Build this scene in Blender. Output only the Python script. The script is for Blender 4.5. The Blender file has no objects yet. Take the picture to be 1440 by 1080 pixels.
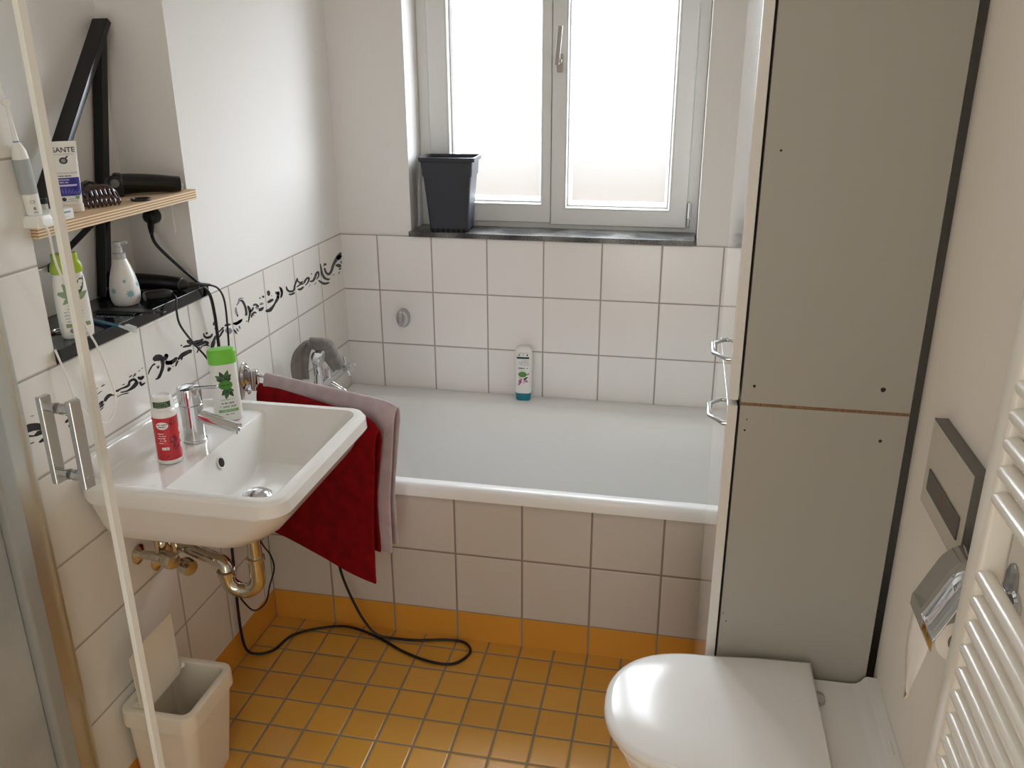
import bpy, bmesh, math, random
from mathutils import Vector, Matrix, noise
random.seed(7)
PI = math.pi
sc = bpy.context.scene
COL = sc.collection

# ------------------------------------------------------------------ helpers
def srgb(h):
    h = h.lstrip('#')
    c = [int(h[i:i+2], 16)/255 for i in (0, 2, 4)]
    return tuple((x/12.92 if x <= .04045 else ((x+.055)/1.055)**2.4) for x in c) + (1,)

MATS = {}
def M(name, col='#ffffff', rough=.5, metal=0., spec=.5, coat=0., trans=0., sub=0., bump=None, noise_col=None, sheen=0.):
    if name in MATS: return MATS[name]
    m = bpy.data.materials.new(name); m.use_nodes = True
    nt = m.node_tree; b = nt.nodes['Principled BSDF']
    b.inputs['Base Color'].default_value = srgb(col)
    b.inputs['Roughness'].default_value = rough
    b.inputs['Metallic'].default_value = metal
    b.inputs['Specular IOR Level'].default_value = spec
    b.inputs['Coat Weight'].default_value = coat
    b.inputs['Coat Roughness'].default_value = .08
    b.inputs['Transmission Weight'].default_value = trans
    b.inputs['Sheen Weight'].default_value = sheen
    if noise_col:
        c2, scale, detail = noise_col
        tc = nt.nodes.new('ShaderNodeTexCoord'); nz = nt.nodes.new('ShaderNodeTexNoise')
        nz.inputs['Scale'].default_value = scale; nz.inputs['Detail'].default_value = detail
        rp = nt.nodes.new('ShaderNodeValToRGB')
        rp.color_ramp.elements[0].color = srgb(col); rp.color_ramp.elements[1].color = srgb(c2)
        rp.color_ramp.elements[0].position = .4; rp.color_ramp.elements[1].position = .62
        nt.links.new(tc.outputs['Object'], nz.inputs['Vector'])
        nt.links.new(nz.outputs['Fac'], rp.inputs['Fac'])
        nt.links.new(rp.outputs['Color'], b.inputs['Base Color'])
    if bump:
        scale, strength, dist = bump
        tc = nt.nodes.new('ShaderNodeTexCoord'); nz = nt.nodes.new('ShaderNodeTexNoise')
        nz.inputs['Scale'].default_value = scale; nz.inputs['Detail'].default_value = 4
        bp = nt.nodes.new('ShaderNodeBump'); bp.inputs['Strength'].default_value = strength; bp.inputs['Distance'].default_value = dist
        nt.links.new(tc.outputs['Object'], nz.inputs['Vector'])
        nt.links.new(nz.outputs['Fac'], bp.inputs['Height']); nt.links.new(bp.outputs['Normal'], b.inputs['Normal'])
    MATS[name] = m
    return m

def tile_mat(name, axis_u, u0, tu, axis_v, v0, tv, col, grout, gw, rough, vary=.03, gloss_bump=True):
    """square glazed tiles laid on a world-space grid; grout lines are part of the surface"""
    if name in MATS: return MATS[name]
    m = bpy.data.materials.new(name); m.use_nodes = True
    nt = m.node_tree; N = nt.nodes; L = nt.links; b = N['Principled BSDF']
    g = N.new('ShaderNodeNewGeometry'); sx = N.new('ShaderNodeSeparateXYZ'); L.new(g.outputs['Position'], sx.inputs[0])
    def math_(op, a, bb=None):
        n = N.new('ShaderNodeMath'); n.operation = op
        for i, v in enumerate((a, bb)):
            if v is None: continue
            if isinstance(v, (int, float)): n.inputs[i].default_value = v
            else: L.new(v, n.inputs[i])
        return n.outputs[0]
    def coord(ax, o, t):
        d = math_('SUBTRACT', sx.outputs['XYZ'.index(ax)], o)
        d = math_('DIVIDE', d, t)
        fl = math_('FLOOR', d)
        fr = math_('SUBTRACT', d, fl)
        e = math_('MINIMUM', fr, math_('SUBTRACT', 1., fr))
        return math_('MULTIPLY', e, t), fl
    eu, fu = coord(axis_u, u0, tu)
    if axis_v: 
        ev, fv = coord(axis_v, v0, tv)
        e = math_('MINIMUM', eu, ev)
    else:
        e = eu; fv = fu
    mr = N.new('ShaderNodeMapRange'); mr.interpolation_type = 'SMOOTHSTEP'
    L.new(e, mr.inputs['Value']); mr.inputs['From Min'].default_value = gw*.35; mr.inputs['From Max'].default_value = gw*.75
    cb = N.new('ShaderNodeCombineXYZ'); L.new(fu, cb.inputs[0]); L.new(fv, cb.inputs[1])
    wn = N.new('ShaderNodeTexWhiteNoise'); L.new(cb.outputs[0], wn.inputs['Vector'])
    hv = N.new('ShaderNodeHueSaturation'); hv.inputs['Color'].default_value = srgb(col)
    L.new(math_('ADD', math_('MULTIPLY', wn.outputs['Value'], vary), 1 - vary/2), hv.inputs['Value'])
    mx = N.new('ShaderNodeMix'); mx.data_type = 'RGBA'
    L.new(mr.outputs[0], mx.inputs['Factor']); mx.inputs['A'].default_value = srgb(grout); L.new(hv.outputs[0], mx.inputs['B'])
    L.new(mx.outputs['Result'], b.inputs['Base Color'])
    rr = N.new('ShaderNodeMapRange'); L.new(mr.outputs[0], rr.inputs['Value'])
    rr.inputs['To Min'].default_value = .9; rr.inputs['To Max'].default_value = rough
    L.new(rr.outputs[0], b.inputs['Roughness'])
    mr2 = N.new('ShaderNodeMapRange'); mr2.interpolation_type = 'SMOOTHSTEP'
    L.new(e, mr2.inputs['Value']); mr2.inputs['From Min'].default_value = gw*.3; mr2.inputs['From Max'].default_value = gw*1.3
    bp = N.new('ShaderNodeBump'); bp.inputs['Strength'].default_value = .6; bp.inputs['Distance'].default_value = .0015
    nz = N.new('ShaderNodeTexNoise'); nz.inputs['Scale'].default_value = 9; nz.inputs['Detail'].default_value = 2
    L.new(g.outputs['Position'], nz.inputs['Vector'])
    h = math_('ADD', mr2.outputs[0], math_('MULTIPLY', nz.outputs['Fac'], .35 if gloss_bump else 0.))
    L.new(h, bp.inputs['Height']); L.new(bp.outputs['Normal'], b.inputs['Normal'])
    MATS[name] = m
    return m

def B(): return bmesh.new()

def box(bm, x0, x1, y0, y1, z0, z1, mi=0, bev=0., seg=2):
    t = bmesh.new()
    bmesh.ops.create_cube(t, size=1)
    for v in t.verts:
        v.co = Vector(((x0+x1)/2+v.co.x*(x1-x0), (y0+y1)/2+v.co.y*(y1-y0), (z0+z1)/2+v.co.z*(z1-z0)))
    if bev: bmesh.ops.bevel(t, geom=t.edges[:], offset=bev, segments=seg, profile=.5, affect='EDGES')
    return merge(bm, t, mi)

def merge(bm, t, mi=0, mat=None):
    if mat is not None: bmesh.ops.transform(t, matrix=mat, verts=t.verts[:])
    mp = {v: bm.verts.new(v.co) for v in t.verts}
    for f in t.faces:
        try:
            nf = bm.faces.new([mp[v] for v in f.verts]); nf.material_index = mi if mi is not None else f.material_index; nf.smooth = True
        except ValueError: pass
    t.free()
    return bm

def obox(bm, a, b, w, h, mi=0, up=(0, 0, 1), bev=0.):
    """box beam from a to b; w across, h along up"""
    a = Vector(a); b = Vector(b); d = b-a; L = d.length; d.normalize()
    s = d.cross(Vector(up)); 
    if s.length < 1e-5: s = d.cross(Vector((1, 0, 0)))
    s.normalize(); u = s.cross(d)
    t = bmesh.new(); box(t, -w/2, w/2, 0, L, -h/2, h/2, 0, bev)
    m = Matrix.Translation(a) @ Matrix((s, d, u)).transposed().to_4x4()
    return merge(bm, t, mi, m)

def loft(bm, rings, cap0=True, cap1=True, mi=0, closed=True):
    R = [[bm.verts.new(Vector(p)) for p in r] for r in rings]
    n = len(R[0])
    for i in range(len(R)-1):
        for j in range(n if closed else n-1):
            k = (j+1) % n
            try:
                f = bm.faces.new((R[i][j], R[i][k], R[i+1][k], R[i+1][j])); f.material_index = mi; f.smooth = True
            except ValueError: pass
    if cap0:
        f = bm.faces.new(list(reversed(R[0]))); f.material_index = mi; f.smooth = True
    if cap1:
        f = bm.faces.new(R[-1]); f.material_index = mi; f.smooth = True
    return bm

def frame_axis(d):
    d = Vector(d).normalized()
    s = d.cross(Vector((0, 0, 1)))
    if s.length < 1e-4: s = Vector((1, 0, 0))
    s.normalize(); u = s.cross(d).normalized()
    return s, u, d

def lathe(bm, prof, c=(0, 0, 0), axis=(0, 0, 1), seg=32, mi=0, sx=1., sy=1., cap0=True, cap1=True):
    s, u, d = frame_axis(axis); c = Vector(c)
    rings = []
    for r, z in prof:
        r = max(r, 1e-5)
        rings.append([c + d*z + s*(r*sx*math.cos(2*PI*k/seg)) + u*(r*sy*math.sin(2*PI*k/seg)) for k in range(seg)])
    return loft(bm, rings, cap0, cap1, mi)

def catmull(pts, n=8):
    P = [Vector(p) for p in pts]; out = []
    for i in range(len(P)-1):
        p0 = P[max(i-1, 0)]; p1 = P[i]; p2 = P[i+1]; p3 = P[min(i+2, len(P)-1)]
        for k in range(n):
            t = k/n
            out.append(.5*((2*p1)+(-p0+p2)*t+(2*p0-5*p1+4*p2-p3)*t*t+(-p0+3*p1-3*p2+p3)*t**3))
    out.append(P[-1])
    return out

def tube(bm, pts, r, seg=10, mi=0, smooth=0, caps=True, flat=1.):
    P = catmull(pts, smooth) if smooth else [Vector(p) for p in pts]
    n = len(P); rings = []
    T = (P[1]-P[0]).normalized(); s, u, _ = frame_axis(T)
    for i in range(n):
        t = (P[min(i+1, n-1)]-P[max(i-1, 0)]).normalized()
        ax = T.cross(t)
        if ax.length > 1e-7:
            rot = Matrix.Rotation(T.angle(t), 3, ax.normalized()); s = rot @ s; u = rot @ u
        T = t
        rr = r(i/(n-1)) if callable(r) else r
        rings.append([P[i] + s*(rr*math.cos(2*PI*k/seg)) + u*(rr*flat*math.sin(2*PI*k/seg)) for k in range(seg)])
    return loft(bm, rings, caps, caps, mi)

def capsule(bm, a, b, r, seg=14, mi=0, n=4):
    """rounded-end rod"""
    a = Vector(a); b = Vector(b); L = (b-a).length
    prof = [(r*math.sin(PI/2*k/n), r-r*math.cos(PI/2*k/n)) for k in range(n+1)] + [(r*math.cos(PI/2*k/n), L-r+r*math.sin(PI/2*k/n)) for k in range(n+1)]
    return lathe(bm, prof, a, b-a, seg, mi)

def rrect(x0, x1, y0, y1, r, z, k=6):
    """rounded rectangle ring (ccw); r = single radius or 4 radii for corners (x1,y0),(x1,y1),(x0,y1),(x0,y0)"""
    if not isinstance(r, (tuple, list)): r = (r,)*4
    out = []
    for (cx, cy, a0), rr in zip(((x1, y0, -PI/2), (x1, y1, 0), (x0, y1, PI/2), (x0, y0, PI)), r):
        ccx = cx - rr if cx == x1 else cx + rr
        ccy = cy - rr if cy == y1 else cy + rr
        for j in range(k+1):
            a = a0 + PI/2*j/k
            out.append((ccx+rr*math.cos(a), ccy+rr*math.sin(a), z))
    return out

def sellipse(a, b, z, n=2.6, seg=40, cx=0, cy=0):
    out = []
    for k in range(seg):
        t = 2*PI*k/seg; c = math.cos(t); s = math.sin(t)
        out.append((cx+a*math.copysign(abs(c)**(2/n), c), cy+b*math.copysign(abs(s)**(2/n), s), z))
    return out

def obj(name, bm, mats, parent=None, angle=35, sub=0, solid=0., bev=0., smooth=True):
    bmesh.ops.remove_doubles(bm, verts=bm.verts[:], dist=1e-6)
    bmesh.ops.recalc_face_normals(bm, faces=bm.faces[:])
    me = bpy.data.meshes.new(name)
    for f in bm.faces: f.smooth = smooth
    bm.to_mesh(me); bm.free()
    for m in (mats if isinstance(mats, (list, tuple)) else [mats]): me.materials.append(m)
    if smooth and angle: me.set_sharp_from_angle(angle=math.radians(angle))
    o = bpy.data.objects.new(name, me); COL.objects.link(o)
    if solid:
        md = o.modifiers.new('thickness', 'SOLIDIFY'); md.thickness = solid; md.offset = 0
    if bev:
        md = o.modifiers.new('bevel', 'BEVEL'); md.width = bev; md.segments = 2; md.limit_method = 'ANGLE'; md.angle_limit = .6
    if sub:
        md = o.modifiers.new('smooth', 'SUBSURF'); md.levels = sub; md.render_levels = sub
    if smooth and angle and not sub and not solid:
        md = o.modifiers.new('normals', 'WEIGHTED_NORMAL'); md.keep_sharp = True; md.weight = 50
    if parent: o.parent = parent
    return o

def tag(o, label=None, cat=None, group=None, kind=None):
    if label: o['label'] = label
    if cat: o['category'] = cat
    if group: o['group'] = group
    if kind: o['kind'] = kind
    return o

def thing(name, label, cat, loc=(0, 0, 0), rz=0., group=None, kind=None):
    o = bpy.data.objects.new(name, None); COL.objects.link(o)
    o.empty_display_size = .05
    o.location = loc; o.rotation_euler = (0, 0, rz)
    return tag(o, label, cat, group, kind)

def root_of(o):
    while o.parent: o = o.parent
    return o

def wpart(name, bm, mats, parent, **k):
    """part modelled in world coordinates under an unrotated thing"""
    L = Vector(root_of(parent).location)
    bmesh.ops.translate(bm, verts=bm.verts[:], vec=-L)
    return obj(name, bm, mats, parent, **k)

def wobj(name, bm, mats, origin, label=None, cat=None, group=None, kind=None, **k):
    """single-mesh thing modelled in world coordinates"""
    bmesh.ops.translate(bm, verts=bm.verts[:], vec=-Vector(origin))
    o = obj(name, bm, mats, None, **k); o.location = origin
    return tag(o, label, cat, group, kind)

def text2d(s, size, bold=0., spacing=1.):
    cu = bpy.data.curves.new('t', 'FONT'); cu.body = s; cu.size = size; cu.align_x = 'CENTER'; cu.align_y = 'CENTER'
    cu.offset = bold; cu.space_character = spacing; cu.resolution_u = 3
    o = bpy.data.objects.new('t', cu); COL.objects.link(o)
    dg = bpy.context.evaluated_depsgraph_get()
    me = bpy.data.meshes.new_from_object(o.evaluated_get(dg))
    V = [(v.co.x, v.co.y) for v in me.vertices]; F = [tuple(p.vertices) for p in me.polygons]
    bpy.data.objects.remove(o); bpy.data.curves.remove(cu); bpy.data.meshes.remove(me)
    return V, F

def put2d(bm, VF, fn, cx=0., cz=0., mi=0, rot=0.):
    V, F = VF; c, s = math.cos(rot), math.sin(rot)
    vs = [bm.verts.new(fn(cx+x*c-y*s, cz+x*s+y*c)) for x, y in V]
    for f in F:
        try:
            ff = bm.faces.new([vs[i] for i in f]); ff.material_index = mi
        except ValueError: pass

def rect2d(w, h, n=8, r=0.):
    V = []; F = []
    for j in range(2):
        for i in range(n+1): V.append((-w/2+w*i/n, -h/2+h*j))
    for i in range(n): F.append((i, i+1, n+1+i+1, n+1+i))
    return V, F

def grid2d(w, h, nx=10, nz=10):
    V = [(-w/2+w*i/nx, -h/2+h*j/nz) for j in range(nz+1) for i in range(nx+1)]
    F = [(j*(nx+1)+i, j*(nx+1)+i+1, (j+1)*(nx+1)+i+1, (j+1)*(nx+1)+i) for j in range(nz) for i in range(nx)]
    return V, F

def ell2d(a, b, seg=24):
    V = [(0, 0)]+[(a*.5*math.cos(2*PI*k/seg), b*.5*math.sin(2*PI*k/seg)) for k in range(seg)]+[(a*math.cos(2*PI*k/seg), b*math.sin(2*PI*k/seg)) for k in range(seg)]
    F = []
    for k in range(seg):
        j = (k+1) % seg
        F += [(0, 1+k, 1+j), (1+k, 1+seg+k, 1+seg+j, 1+j)]
    return V, F

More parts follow.
